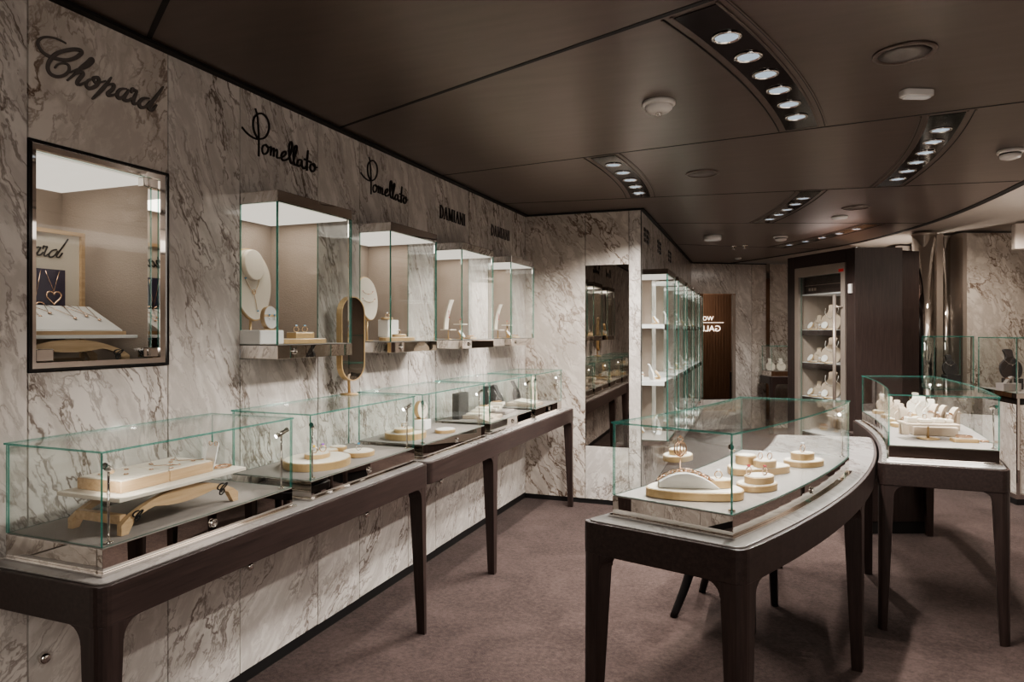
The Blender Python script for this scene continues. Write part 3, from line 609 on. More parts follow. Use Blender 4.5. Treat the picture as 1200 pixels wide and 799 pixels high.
# counters ---------------------------------------------------------------------------------
def counter(Mf, ks, s0, s1, w0, w1, legs, label, seg=1, group=None, r=.035):
    cx = Mf((s0+s1)/2, (w0+w1)/2, 0); t = thing('counter_table', label, 'table', cx, 0, group)
    # work in metres along s, convert through ks
    A, B = s0/ks, s1/ks; f = lambda a, b, c: Mf(a*ks, b, c)
    b = MB(); b.prism(rrect(A, B, w0, w1, r, 5, seg), TT-.11, TT-.002, f); obj('apron', b, M['woodh'], t, bevel=.003)
    b = MB(); b.prism(rrect(A+.014, B-.014, w0+.014, w1-.014, r*.8, 5, seg), TT-.002, TT+.003, f); obj('marble_top', b, M['marbleT'], t, bevel=.0015)
    lw, lb = .072, .042
    for (sl, side, mode) in legs:     # mode -1 start corner, 0 middle, 1 end corner
        a = sl/ks; b = MB()
        if mode < 0: ta = (a, a+lw); ba = (a, a+lb)
        elif mode > 0: ta = (a-lw, a); ba = (a-lb, a)
        else: ta = (a-lw/2, a+lw/2); ba = (a-lb/2, a+lb/2)
        if side: tw = (w1-lw-.001, w1-.001); bw = (w1-lb-.001, w1-.001)
        else: tw = (w0+.001, w0+lw+.001); bw = (w0+.001, w0+lb+.001)
        if mode:    # rounded outer corner, tapering down
            def sec(L_, rr_, z_):
                o_ = a; w_ = w1-.001 if side else w0+.001; ds = 1 if mode < 0 else -1; dw = -1 if side else 1
                P_ = [(L_, 0), (L_, L_), (0, L_)]+[(rr_-rr_*math.cos(q*PI/10), rr_-rr_*math.sin(q*PI/10)) for q in range(0, 6)]
                return [b.b.verts.new(f(o_+ds*u_, w_+dw*v_, z_)) for u_, v_ in P_]
            lo, hi = sec(lb, .026, 0), sec(lw, r-.001, TT-.109)
            for i_ in range(len(lo)): j_ = (i_+1) % len(lo); b.face([lo[i_], lo[j_], hi[j_], hi[i_]])
            b.face(lo[::-1]); b.face(hi)
        else: b.box(ba[0], ba[1], bw[0], bw[1], 0, TT-.11, f, top=(ta[0], ta[1], tw[0], tw[1]))
        R = .05; zt = TT-.11
        for sg, on in ((1, mode <= 0), (-1, mode >= 0)):
            if not on: continue
            x0 = ta[1] if sg > 0 else ta[0]; P = [(x0-sg*.006, zt), (x0+sg*R, zt)]+[(x0+sg*R-sg*R*math.sin(q*PI/12), zt-R+R*math.cos(q*PI/12)) for q in range(1, 7)]+[(x0-sg*.006, zt-R)]
            b.prism(P, tw[0]+.001, tw[1]-.001, lambda u, v, c, f=f: f(u, c, v))
        if mode:
            sg = -1 if side else 1; x0 = tw[0] if side else tw[1]; P = [(x0-sg*.006, zt), (x0+sg*R, zt)]+[(x0+sg*R-sg*R*math.sin(q*PI/12), zt-R+R*math.cos(q*PI/12)) for q in range(1, 7)]+[(x0-sg*.006, zt-R)]
            b.prism(P, ta[0]+.001, ta[1]-.001, lambda u, v, c, f=f: f(c, u, v))
        obj('leg', b, M['wood'], t, bevel=.004)
    return t
counter(ML, 1, 1.25, 3.035, .01, .49, [(1.252, 1, -1), (3.03, 1, 1)], 'long dark wooden counter with pale marble top at the near end of the left wall')
counter(ML, 1, 3.04, 5.66, .01, .49, [(3.90, 1, 0), (5.655, 1, 1)], 'farther dark wooden counter along the left wall ending at the marble return wall')
C2 = (-5.68, 4.93)
def sheared(wr, sh):
    def f(s, w, z): a = s-(wr-w)*sh; return (C2[0]+w*math.cos(a), C2[1]+w*math.sin(a), z)
    return f
MC = sheared(6.235, .0345); MD = sheared(6.80, .027)
RC = 5.95; K = 1/RC
counter(MC, K, -.4597, -.026, 5.68, 6.235, [(-.4592, 1, -1), (-.4592, 0, -1), (-.252, 1, 0), (-.222, 0, 0), (-.0265, 1, 1), (-.0265, 0, 1)], 'curved dark wooden counter with marble top standing in the middle of the carpet', seg=24)
K2 = 1/6.5
counter(MD, K2, -.157, .13, 6.245, 6.80, [(-.1565, 1, -1), (-.1565, 0, -1), (.129, 1, 1), (.129, 0, 1)], 'curved dark wooden counter at the right beside the middle one', seg=20)

def glasscase(Mf, ks, s0, s1, w0, w1, label, group=None, seg=1, lamps=True, targets=None, z=TT+.003, h=.335, pw=1.0, floor='liner', post=False):
    t = thing('glass_showcase', label, 'display case', Mf((s0+s1)/2, (w0+w1)/2, z), 0, group); g = .006
    A, B = s0/ks, s1/ks; f = lambda a, b, c: Mf(a*ks, b, c); zp = z+.075; zt = z+h
    b = MB(); b.box(A-.012, B+.012, w0-.008, w1+.012, z, z+.008, f, seg=seg); obj('base_trim', b, M['chrome'], t, bevel=.001)
    b = MB(); b.box(A, B, w0, w1, z+.008, zp-.004, f, seg=seg); obj('mirror_plinth', b, M['mirror'], t, bevel=.001)
    b = MB(); b.box(A+.002, B-.002, w0+.002, w1-.002, zp-.004, zp, f, seg=seg); obj('floor_panel', b, M[floor], t)
    kw = dict(seg=seg)
    for (a0, a1, b0, b1, kd) in ((A, B, w1-g, w1, 'f'), (A, B, w0, w0+g, 'f'), (A, A+g, w0+g+.001, w1-g-.001, 's'), (B-g, B, w0+g+.001, w1-g-.001, 's')):
        pane(t, f, a0, a1, b0, b1, zp, zt-g-.001, kd, seg if kd == 'f' else 1)
    pane(t, f, A-.004, B+.004, w0-.004, w1+.004, zt-g, zt, 't', seg)
    if lamps:
        for (sa, dr_) in ((A+.035, 1), (B-.035, -1)):
            p0 = Vector(f(sa, w1-.022, zp)); b = MB(); b.tube([p0, p0+Vector((0, 0, .205))], .0035, 8); b.lathe([(0, 0), (.012, 0), (.012, .006), (0, .006)], p0, 12); ro = obj('lamp_post', b, M['chrome'], t)
            tg = Vector(f((A+B)/2 if not targets else targets, (w0+w1)/2-.02, zp)); hd = p0+Vector((0, 0, .205)); d = (tg-hd).normalized()
            b = MB(); b.tube([hd-d*.028, hd+d*.022], .009, 14); obj('lamp_head', b, M['chrome'], ro)
            tip = hd+d*.024; b = MB(); b.tube([hd+d*.021, tip], .007, 10); obj('lamp_lens', b, M['led'], ro)
            spot('case_spot', hd+d*.03, tg, 1.3*pw, 95, .7, .006)
    b = MB(); b.lathe([(0, 0), (.013, 0), (.014, .006), (.008, .008), (.006, .004), (0, .004)], n=18)
    o0 = Vector(f(A+(B-A)*.5, w1, z+.042)); nn_ = (Vector(f(A+(B-A)*.5, w1+1, 0))-Vector(f(A+(B-A)*.5, w1, 0))); b.xf(Matrix.Translation(o0) @ nn_.to_track_quat('Z', 'Y').to_matrix().to_4x4()); obj('lock', b, M['chrome'], t)
    return t
CY = [(1.31, 2.08), (2.19, 3.0), (3.09, 3.88), (3.97, 4.75), (4.84, 5.50)]
CL = ['nearest glass showcase on the left counter with an open board of earrings', 'second glass showcase on the left counter with a large oval tray', 'third glass showcase on the left counter with a standing oval display', 'fourth glass showcase on the left counter with stacked beige trays', 'farthest glass showcase on the left counter with a tall beige stand']
for (y0, y1), l in zip(CY, CL): glasscase(ML, 1, y0, y1, .035, .425, l, 'glass showcases on the left counter')
def MCs(s, w, z):
    a = max(0, min(1, (s+.441)/.213)); q = (6.158-w)/.43
    return MC(s-(1-a)*(1-q)*.004, w-.04*a*q, z)
glasscase(MCs, K, -.441, -.228, 5.728, 6.158, 'large glass showcase on the middle curved counter with gold rimmed trays', seg=12, pw=.8, floor='marbleD')
glasscase(MD, K2, -.142, .112, 6.29, 6.765, 'long glass showcase on the right curved counter crowded with beige stands', seg=14, pw=1.0, floor='liner')

# pedestal under the right counter's far half
t = thing('drawer_pedestal', 'dark wooden pedestal standing on the carpet behind the right counter', 'pedestal', (*dl(5.05, 1060), 0))
f = lambda a, b, c: (dl(5.05, 1060)[0]+RT[0]*a-FW[0]*b, dl(5.05, 1060)[1]+RT[1]*a-FW[1]*b, c)
b = MB(); b.box(-.27, .20, -.35, .0, .09, .71, f); obj('body', b, M['wood'], t, bevel=.003)
b = MB(); b.box(-.25, .18, -.33, -.012, 0, .09, f); obj('plinth', b, M['black'], t)

# table mirror in front of the left wall
t = thing('table_mirror', 'tall oval table mirror with gold rim standing on the second glass showcase', 'mirror', (-2.02, 2.93, 1.179))
ang = math.radians(-6)
def mm(u, v, w):  # u across, v up, w out of the glass
    return (-2.005+math.cos(ang)*w-math.sin(ang)*u*1.0, 2.93+math.sin(ang)*w+math.cos(ang)*u, 1.462+v)
def stadium(a, b_, n=12): 
    o = []
    for k in range(n+1): q = PI*k/n; o.append((a*math.cos(q), (b_-a)+a*math.sin(q)))
    for k in range(n+1): q = PI+PI*k/n; o.append((a*math.cos(q), -(b_-a)+a*math.sin(q)))
    return o
# stands in the gap between two showcases
b = MB(); b.prism(stadium(.083, .208), 0, .010, lambda u, v, w: mm(u, v, w)); obj('mirror_glass', b, M['smoked'], t)
b = MB(); S1 = stadium(.089, .214); S0 = stadium(.0835, .2085); n = len(S1)
for z0, z1 in ((-.022, .012),):
    for i in range(n):
        j = (i+1) % n; q = [b.b.verts.new(mm(*p, z)) for p, z in ((S1[i], z0), (S1[j], z0), (S1[j], z1), (S1[i], z1))]; r_ = [b.b.verts.new(mm(*p, z)) for p, z in ((S0[i], z0), (S0[j], z0), (S0[j], z1), (S0[i], z1))]
        b.face(q); b.face(r_[::-1]); b.face([q[3], q[2], r_[2], r_[3]]); b.face([q[0], q[1], r_[1], r_[0]])
bmesh.ops.remove_doubles(b.b, verts=b.b.verts, dist=1e-5); obj('gold_rim', b, M['trayrim'], t)
zt_ = TT+.003+.335; b = MB(); b.tube([(-2.02, 2.93, zt_+.006), mm(0, -.15, -.022), mm(0, -.02, -.022)], .007, 10); obj('stem', b, M['trayrim'], t)
b = MB(); b.lathe([(0, 0), (.045, 0), (.045, .006), (.01, .009), (0, .009)], (-2.02, 2.93, zt_+.0005), 28); obj('foot', b, M['trayrim'], t)

# chair tucked under the middle counter
t = thing('black_chair', 'black chair with curved rear legs tucked under the middle curved counter', 'chair', (-.27, 3.83, 0))
legs = [((-.40, 3.70), (-.505, 3.65), 1), ((-.33, 4.02), (-.40, 4.06), 1), ((-.12, 3.62), (-.115, 3.60), 0), ((-.02, 3.98), (-.01, 4.0), 0)]
for (tp, ft, cv) in legs:
    P = [(ft[0], ft[1], 0), (ft[0]+(tp[0]-ft[0])*.55, ft[1]+(tp[1]-ft[1])*.55, .16), (ft[0]+(tp[0]-ft[0])*.9, ft[1]+(tp[1]-ft[1])*.9, .30), (tp[0], tp[1], .43)]
    b = MB(); pp = smooth_path(P, 4); b.tube(pp, [.019+.010*i/(len(pp)-1) for i in range(len(pp))], 10); obj('leg', b, M['blackleather'], t)
b = MB(); b.prism(rrect(-.44, .02, 3.60, 4.06, .06), .40, .45); obj('seat_rail', b, M['blackleather'], t, bevel=.004)
b = MB(); b.prism(rrect(-.43, .015, 3.61, 4.05, .07), .45, .50); obj('seat', b, M['uphol'], t, bevel=.018)
b = MB()
pb = [(-.43+.05*((y-3.83)/.2)**2, y) for y in [3.62+.42*k/10 for k in range(11)]]
vs = pb+[(x-.03, y) for x, y in pb[::-1]]; b.prism(vs, .50, .67); obj('backrest', b, M['uphol'], t, bevel=.008)

# vault like dark wood cabinet -----------------------------------------------------------
CA, CB = dl(6.6, 1002), dl(7.6, 923); MV = mkframe(CB, CA); LV = MV.L; VH = 2.31
n_in = lambda s, w, z: MV(s, w, z)
t = thing('wooden_cabinet', 'tall dark wooden cabinet with a glass door and lit jewellery shelves', 'cabinet', MV(LV/2, 0, 0))
A3 = Vector(CA); B3 = A3+Vector(RT)*.462; back = .52; P0 = MV(LV, -back, 0); s_in = .885*LV
outl = [MV(s_in, 0, 0)[:2], tuple(A3), tuple(B3), (B3.x+FW[0]*.55, B3.y+FW[1]*.55), MV(s_in, -back-.35, 0)[:2]]
b = MB(); b.prism(outl, 0, VH); obj('side_housing', b, M['wood'], t, bevel=.004)
b = MB(); b.box(0, .125*LV, -back, 0, 0, VH, MV); obj('side_panel', b, M['wood'], t, bevel=.003)
b = MB(); b.box(.125*LV+.001, s_in-.001, -back, 0, 2.18, VH, MV); obj('header', b, M['woodh'], t)
b = MB(); b.box(.125*LV+.001, s_in-.001, -back, -back+.02, .1, 2.18, MV); b.box(.13*LV, .13*LV+.012, -back+.02, -.05, .1, 2.18, MV); obj('fabric_lining', b, M['fabric'], t)
b = MB(); b.box(.125*LV+.001, s_in-.001, -back, -.002, 0, .1, MV); obj('base_panel', b, M['wood'], t)
d0, d1 = .135*LV, s_in-.006; b = MB()
for (s0, s1, z0, z1) in ((d0, d0+.06, .10, 2.18), (d1-.06, d1, .10, 2.18), (d0+.06, d1-.06, .10, .19), (d0+.06, d1-.06, 2.08, 2.18)): b.box(s0, s1, -.04, .012, z0, z1, MV)
dr = obj('door', b, M['doorframe'], t, bevel=.002)
b = MB(); b.box(d0+.061, d1-.061, -.03, -.022, .191, 2.079, MV, mfn=G); obj('door_glass', b, [M['glass'], M['edge']], dr)
b = MB(); hs = d1-.075; b.tube([MV(hs, .07, .55), MV(hs, .07, 1.86)], .016, 14); [b.tube([MV(hs, .07, z), MV(hs+.05, .012, z)], .009, 10) for z in (.75, 1.74)]; obj('door_handle', b, M['doorframe'], dr)
b = MB(); b.box(d0+.07, d1-.07, -.09, -.06, 1.90, 2.075, MV); obj('fascia', b, M['woodh'], t)
b = MB(); b.box(d0+.08, d1-.08, -.06, -.058, 1.985, 1.99, MV); [b.box(d0+.14+k*.045, d0+.17+k*.045, -.06, -.057, 1.93, 1.96, MV) for k in range(3)]; obj('fascia_marks', b, M['doorframe'], t)
b = MB(); b.box(d0+.02, d1-.02, -back+.03, -.07, 1.885, 1.90, MV); obj('light_panel', b, M['shelfg'], t)
VSH = [1.515, 1.165, .80, .42]
for z in VSH:
    b = MB(); b.box(d0+.012, d1, -back+.021, -.06, z-.06, z-.006, MV); sh = obj('shelf', b, M['woodh'], t); b = MB(); b.box(d0+.02, d1-.01, -back+.03, -.065, z-.005, z, MV); obj('shelf_pad', b, M['shelfg'], sh)
for z in (1.87, 1.44, 1.09, .72): area('cabinet_light', MV(.45*LV, -.25, z), .35, .3, sy=.2)
b = MB(); b.box(LV-.07, LV-.03, 0, .02, 1.87, 1.96, MV); b.box(LV-.06, LV-.04, .02, .022, 1.90, 1.94, MV); tag(obj('keypad', b, M['plastic'], bevel=.002), 'small white keypad on the right post of the dark wooden cabinet', 'keypad')
b = MB(); b.box(d1-.085, d1-.015, .012, .015, 2.09, 2.12, MV); tag(obj('warning_tag', b, M['red']), 'tiny red tag at the top corner of the cabinet door', 'tag')

# polished columns, detection pole, wall boxes ------------------------------------------------
def column(px, d, r, label):
    p = dl(d, px); t = thing('polished_column', label, 'column', (*p, 0)); b = MB(); b.lathe([(0, .06), (r, .06), (r, CZ-.03), (0, CZ-.03)], (0, 0, 0), 40); obj('shaft', b, M['chrome'], t, world=False)
    b = MB(); b.lathe([(0, 0), (r+.008, 0), (r+.008, .059), (0, .059)], (0, 0, 0), 40); obj('foot', b, M['doorframe'], t, world=False)
    b = MB(); b.lathe([(0, CZ-.029), (r+.006, CZ-.029), (r+.006, CZ), (0, CZ)], (0, 0, 0), 40); obj('collar', b, M['doorframe'], t, world=False)
column(1082.5, 7.25, .108, 'larger polished steel column beside the dark wooden cabinet'); column(1107, 7.45, .062, 'slimmer polished steel column nearer the right marble wall')
b = MB(); f = lambda a, b_, c: (dl(7.3, 1098)[0]+RT[0]*a+FW[0]*b_, dl(7.3, 1098)[1]+RT[1]*a+FW[1]*b_, c)
b.box(-.035, .035, -.05, .3, 0, CZ-.005, f); struct('trim_20', b, M['doorframe'])
p = dl(7.4, 1120.5); t = thing('sensor_pole', 'slim dark pole with a beige box on top in the gap before the right wall', 'pole', (*p, 0))
b = MB(); b.box(-.022, .022, -.022, .022, 0, 2.20, None); obj('pole', b, M['blackg'], t, world=False); b = MB(); b.box(-.036, .03, -.05, .05, 2.20, 2.47); obj('sensor_box', b, M['white_ceil'], t, world=False, bevel=.004)
p = dl(6.6, 1199); b = MB(); b.box(p[0]-.08, p[0]+.08, p[1]-.06, p[1]+.06, 2.29, 2.54); tag(obj('speaker_box', b, M['white_ceil'], bevel=.01), 'cream box hanging from the outer ceiling at the right edge', 'speaker')

# right hand pedestal showcases -----------------------------------------------------------------
def pedestal(Mf, s0, s1, w0, w1, label, zb=.93, zt=1.445):
    t = thing('pedestal_showcase', label, 'display case', Mf((s0+s1)/2, (w0+w1)/2, 0)); g = .008
    b = MB(); b.box(s0, s1, w0, w1, 0, .05, Mf); obj('foot', b, M['black'], t)
    b = MB(); b.box(s0+.0, s1-.0, w0+.0, w1-.0, .051, .09, Mf); obj('foot_trim', b, M['chrome'], t)
    b = MB(); b.box(s0+.03, s1-.03, w0+.03, w1-.03, .091, zb-.07, Mf); obj('marble_body', b, M['marbleC'], t)
    b = MB(); b.box(s0+.03, s1-.03, w0+.03, w1-.03, zb-.069, zb-.012, Mf); obj('dark_band', b, M['blackg'], t)
    b = MB(); b.box(s0, s1, w0, w1, zb-.011, zb+.03, Mf); obj('mirror_plinth', b, M['mirror'], t)
    b = MB(); b.box(s0+.01, s1-.01, w0+.01, w1-.01, zb+.03, zb+.033, Mf); obj('floor_panel', b, M['liner'], t); z = zb+.034
    for (a0, a1, b0, b1, kd) in ((s0, s1, w1-g, w1, 'f'), (s0, s1, w0, w0+g, 'f'), (s0, s0+g, w0+g, w1-g, 's'), (s1-g, s1, w0+g, w1-g, 's')): pane(t, Mf, a0, a1, b0, b1, z, zt-g, kd)
    pane(t, Mf, s0, s1, w0, w1, zt-g, zt, 't')
    for (a0, b0) in ((s0+g, w1-g-.014), (s1-g-.014, w1-g-.014)):
        b = MB(); b.box(a0, a0+.012, b0, b0+.012, z, zt-g-.001, Mf); obj('corner_post', b, M['chrome'], t)
        b = MB(); b.box(a0, a0+.02, w1-.02, w1, .091, zb-.012, Mf); obj('lower_post', b, M['chrome'], t)
    return t
PC = (1.93, 7.06); PE = (1.80, 7.80); MPd = mkframe(PE, PC)   # left face runs back from the corner
Pf = lambda s, w, z: (PC[0]+RT[0]*s+FW[0]*(-w), PC[1]+RT[1]*s+FW[1]*(-w), z)
pedestal(lambda s, w, z: (PC[0]+(PC[0]-PE[0])/.751*(-w)*-1*-1+RT[0]*s if False else PC[0]+RT[0]*s+(PE[0]-PC[0])/.751*(-w), PC[1]+RT[1]*s+(PE[1]-PC[1])/.751*(-w), z), 0, .9, -.70, 0, 'marble pedestal glass showcase at the right edge with a dark neck bust')
QP = dl(6.9, 1122); Qf = lambda s, w, z: (QP[0]+RT[0]*s-FW[0]*w, QP[1]+RT[1]*s-FW[1]*w, z)
pedestal(Qf, -.23, .17, -.22, 0, 'smaller pedestal glass showcase in front of the polished columns', .93, 1.45)
# far counter left of the cabinet
q2 = dl(9.9, 903); Uf = lambda s, w, z: (q2[0]+RT[0]*s-FW[0]*w, q2[1]+RT[1]*s-FW[1]*w, z)
counter(Uf, 1, 0, 1.3, -.45, 0, [(.001, 1, -1), (1.299, 1, 1)], 'distant dark counter partly hidden behind the tall wooden cabinet')
glasscase(Uf, 1, .03, 1.2, -.42, -.04, 'distant glass showcase beside the tall wooden cabinet', lamps=False, h=.44)
# ================================================================== JEWELLERY AND STANDS
ZF = TT+.078                                          # showcase floor height
def tray(label, p, outline, h, rot=0, pad='cream', cat='display tray', name='display_tray', group=None, inset=.006):
    t = thing(name, label, cat, p, rot, group)
    b = MB(); b.prism(outline, 0, h, smooth=False); obj('rim', b, M['trayrim'], t, world=False, bevel=.0015)
    cx = sum(q[0] for q in outline)/len(outline); cy = sum(q[1] for q in outline)/len(outline)
    rr_ = max(math.hypot(q[0]-cx, q[1]-cy) for q in outline); k = 1-inset/rr_
    b = MB(); b.prism([(cx+(q[0]-cx)*k, cy+(q[1]-cy)*k) for q in outline], h, h+.002); obj('pad', b, M[pad], t, world=False); return t
def ringset(label, p, rot=0, gem='gem', metal='gold', s=1.0, group=None, tilt=0):
    t = thing('ring', label, 'ring', p, rot, group); R = .0105*s
    b = MB(); b.torus((0, 0, R), R, .0017*s, 'y', 20, 8); o = obj('band', b, M[metal], t, world=False)
    b = MB(); b.lathe([(0, -.004*s), (.0055*s, .001*s), (.0055*s, .003*s), (.003*s, .005*s), (0, .005*s)], (0, 0, 2*R+.002*s), 8, smooth=False); obj('stone', b, M[gem], t, world=False); return t
def chainmb(pts, link=.006, r=.0013, b=None):
    "interlinked small rings along a path"
    b = b or MB(); P = [Vector(p) for p in pts]; acc = 0; k = 0; last = P[0]; pos = [P[0]]
    for a, c in zip(P, P[1:]):
        d = (c-a).length; x = link-acc
        while x <= d: pos.append(a+(c-a)*(x/d)); x += link
        acc = d-(x-link)
    for i in range(len(pos)-1):
        a, c = pos[i], pos[i+1]; m = (a+c)/2; t = (c-a).normalized(); sd = t.orthogonal().normalized(); up = t.cross(sd); q = sd if i % 2 else up
        b.tube([m+t*(.72*link*math.cos(2*PI*j/10))+q*(.42*link*math.sin(2*PI*j/10)) for j in range(10)], r, 5, True)
    return b
def bracelet(label, p, rx, ry, metal='gold', link=.011, r=.0022, group=None, rot=0):
    b = chainmb([(rx*math.cos(2*PI*k/40), ry*math.sin(2*PI*k/40), r+link*.42) for k in range(41)], link, r); b.xf(Matrix.Rotation(rot, 4, 'Z'))
    o = obj('bracelet', b, M[metal], origin=(0, 0, 0)); o.location = p; return tag(o, label, 'bracelet', group)
def box_block(label, p, w, d, h, mat='white', rot=0, name='display_block', group=None, bevel=.004):
    b = MB(); b.box(-w/2, w/2, -d/2, d/2, 0, h); o = obj(name, b, M[mat], origin=(0, 0, 0), bevel=bevel); o.location = p; o.rotation_euler = (0, 0, rot); return tag(o, label, 'display block', group)
def bust(label, p, rot=0, s=1.0, mat='white', group=None, necklace='silver', name='necklace_bust'):
    """padded neck-and-shoulders form leaning back, facing local -y"""
    t = thing(name, label, 'necklace stand', p, rot, group)
    half = [(.0, 0), (.055, 0), (.085, .03), (.097, .08), (.088, .125), (.055, .158), (.036, .18), (.034, .215), (.040, .24), (.030, .252), (0, .256)]
    half = smooth_path(half, 3); out = [(x, z) for x, z in half]+[(-x, z) for x, z in half[::-1][1:-1]]
    b = MB(); f = lambda u, v, c: (u*s, (c+.28*v+.35*u*u*4-.02*math.sin(v*12))*s, v*s)
    b.prism(out, -.012, .014, f, smooth=True); obj('form', b, M[mat], t, world=False, bevel=.003*s)
    b = MB(); f2 = lambda u, v: Vector(f(u, v, -.0135)); P = [f2(.038*math.sin(a)*1.7*(1 if abs(a) < 9 else 1), .12+.075*(1-math.cos(a))) for a in [(-1.9+3.8*k/24) for k in range(25)]]
    b.tube(P, .0022*s, 6); b.lathe([(0, -.007*s), (.006*s, 0), (0, .006*s)], tuple(f2(0, .112)), 10); obj('necklace', b, M[necklace], t, world=False); return t
def stripstand(label, p, rot=0, s=1.0, mat='white', gem='gemr', group=None, w=.038, h=.12, legs=True):
    "a curved padded strip on a little shelf and pole"
    t = thing('strip_stand', label, 'jewellery stand', p, rot, group)
    b = MB(); n = 10
    pr = [(-.03*math.sin(PI*.5*(1-k/n))*1.1+.0, h*k/n) for k in range(n+1)]; vs = [(-.02+.028*(k/n)**2*1.3, h*k/n) for k in range(n+1)]
    o = [(y, z) for y, z in vs]+[(y+.009, z) for y, z in vs[::-1]]; z0 = .055 if legs else .004
    b.prism(o, -w/2*s, w/2*s, lambda y, z, c: (c, -y*s, (z+z0)*s)); obj('strip', b, M[mat], t, world=False, bevel=.0015)
    b = MB(); b.box(-w*.8*s, w*.8*s, -.03*s, .03*s, (z0-.006)*s, (z0-.0005)*s); 
    obj('ledge', b, M['cream'], t, world=False)
    if legs: b = MB(); b.tube([(0, 0, 0), (0, 0, (z0-.006)*s)], .004*s, 8); b.lathe([(0, 0), (.02*s, 0), (.02*s, .003*s), (0, .003*s)], (0, 0, 0), 14); obj('pole', b, M['trayrim'], t, world=False)
    b = MB(); b.lathe([(0, -.005*s), (.0055*s, 0), (0, .005*s)], (0, -.005*s, (z0+h*.4)*s), 8); b.tube([(-.008*s, -.004*s, (z0+h*.7)*s), (0, -.004*s, (z0+h*.4)*s), (.008*s, -.004*s, (z0+h*.7)*s)], .001*s, 5); obj('pendant', b, M[gem], t, world=False); return t
def oval_stand(label, p, rot, a, b_, mat='white', h0=.03, tilt=.15, group=None, jewel='chain', egg=0, thick=.012):
    "leaning oval board with a gold edge, facing local -y"
    t = thing('oval_board', label, 'jewellery stand', p, rot, group); T = Matrix.Translation((0, 0, h0+b_)) @ Matrix.Rotation(-tilt, 4, 'X')
    o = [(a*math.sin(q)*(1+egg*math.cos(q)), -b_*math.cos(q)) for q in [2*PI*k/40 for k in range(40)]]
    f = lambda u, v, c: tuple(T @ Vector((u, c, v)))
    m = MB(); m.prism(o, 0, thick, f); obj('gold_edge', m, M['trayrim'], t, world=False, bevel=.001)
    m = MB(); m.prism([(x*.965, z*.965) for x, z in o], -.003, 0, f); obj('face', m, M[mat], t, world=False)
    m = MB(); m.tube([(0, thick*.7, 0), (0, thick*.7, h0+.01)], .006, 8); m.box(-.03, .03, thick*.7-.02, thick*.7+.02, 0, .004); obj('support', m, M['trayrim'], t, world=False); return t, f
# ---- framed niche ------------------------------------------------------------------
def stand(label, Mf, s0, s1, w0, w1, zb, zt, mats=('white', 'tan')):
    "pale board on arched wooden legs with a black scroll emblem"
    t = thing('board_stand', label, 'display stand', Mf((s0+s1)/2, (w0+w1)/2, zb)); b = MB(); b.box(s0, s1, w0, w1, zt-.012, zt, Mf); obj('board', b, M[mats[0]], t, bevel=.002)
    for w in (w0+.02, w1-.035):
        L = s1-s0; H_ = zt-.013-zb; N = 20; up = []; lo = []
        for k in range(N+1):
            q = k/N; x = s0+.02+(L-.04)*q; mid = 1-abs(2*q-1)
            ar = math.sin(PI*q)**.75; zu = zb+H_*(.30+.68*ar); th = H_*(.20+.30*max(0, 1-(abs(q-.5)/.26)**2)); zl = zb if (q < .06 or q > .94) else zu-th
            up.append((x, zu)); lo.append((x, zl))
        b = MB()
        for k in range(N):
            x0, x1 = up[k][0], up[k+1][0]
            vs = [b.b.verts.new(Mf(*q)) for q in ((x0, w, lo[k][1]), (x1, w, lo[k+1][1]), (x1, w, up[k+1][1]), (x0, w, up[k][1]), (x0, w+.018, lo[k][1]), (x1, w+.018, lo[k+1][1]), (x1, w+.018, up[k+1][1]), (x0, w+.018, up[k][1]))]
            for q in ((0, 1, 2, 3), (4, 5, 6, 7), (0, 1, 5, 4), (3, 2, 6, 7)): b.face([vs[i] for i in q])
            if k == 0: b.face([vs[i] for i in (0, 3, 7, 4)])
            if k == N-1: b.face([vs[i] for i in (1, 2, 6, 5)])
        bmesh.ops.remove_doubles(b.b, verts=b.b.verts, dist=1e-6); obj('arched_leg', b, M[mats[1]], t)
    b = MB(); b.box(s0+.03, s0+.05, w0+.04, w1-.036, zb+(zt-zb)*.25, zb+(zt-zb)*.48, Mf); obj('cross_piece', b, M[mats[1]], t); return t
def emblem(parent, Mf, s0, w, z0, k, mat='black'):
    "the first letter's scroll of the lettering over the niche, as a small emblem"
    b = MB(); c0 = chw[0]; ys = [p[0] for p in c0]; zs = [p[1] for p in c0]
    for q in chw[:1]: 
        pts = smooth_path([(s0+(p[0]-min(ys))*k, z0+(p[1]-min(zs))*k) for p in q], 4); b.ribbon(pts, .0035, lambda u, v, h: Mf(u, w+h, v), depth=.003)
    return obj('scroll_emblem', b, M[mat], parent)
st = stand('wooden arched stand with white board on the floor of the framed wall niche', ML, 1.36, 1.84, -.295, -.075, NZ0+.0125, 1.487)
emblem(st, ML, 1.74, -.072, 1.405, .25)
# picture
t = thing('framed_picture', 'wooden framed picture of heart pendants behind the white tray in the niche', 'picture', ML(1.62, -.315, NZ0+.013))
y0, y1, z0, z1 = 1.42, 1.805, NZ0+.0135, 1.865; w = -.315
b = MB()
for a in ((y0, y1, z1-.014, z1), (y0, y1, z0, z0+.014), (y0, y0+.014, z0+.014, z1-.014), (y1-.014, y1, z0+.014, z1-.014)): b.box(a[0], a[1], w-.02, w+.012, a[2], a[3], ML)
obj('frame', b, M['tan'], t)
b = MB(); b.box(y0+.014, y1-.014, w-.01, w, z0+.014, z1-.014, ML); obj('mount', b, M['cream'], t)
b = MB(); b.box(y0+.05, 1.735, w+.0005, w+.003, z0+.05, 1.722, ML); pr = obj('print', b, M['poster'], t)
fy = [p for s_ in chw for p in s_]; my0, my1 = min(p[0] for p in fy), max(p[0] for p in fy); mz0 = min(p[1] for p in fy); kk = .315/(my1-my0)
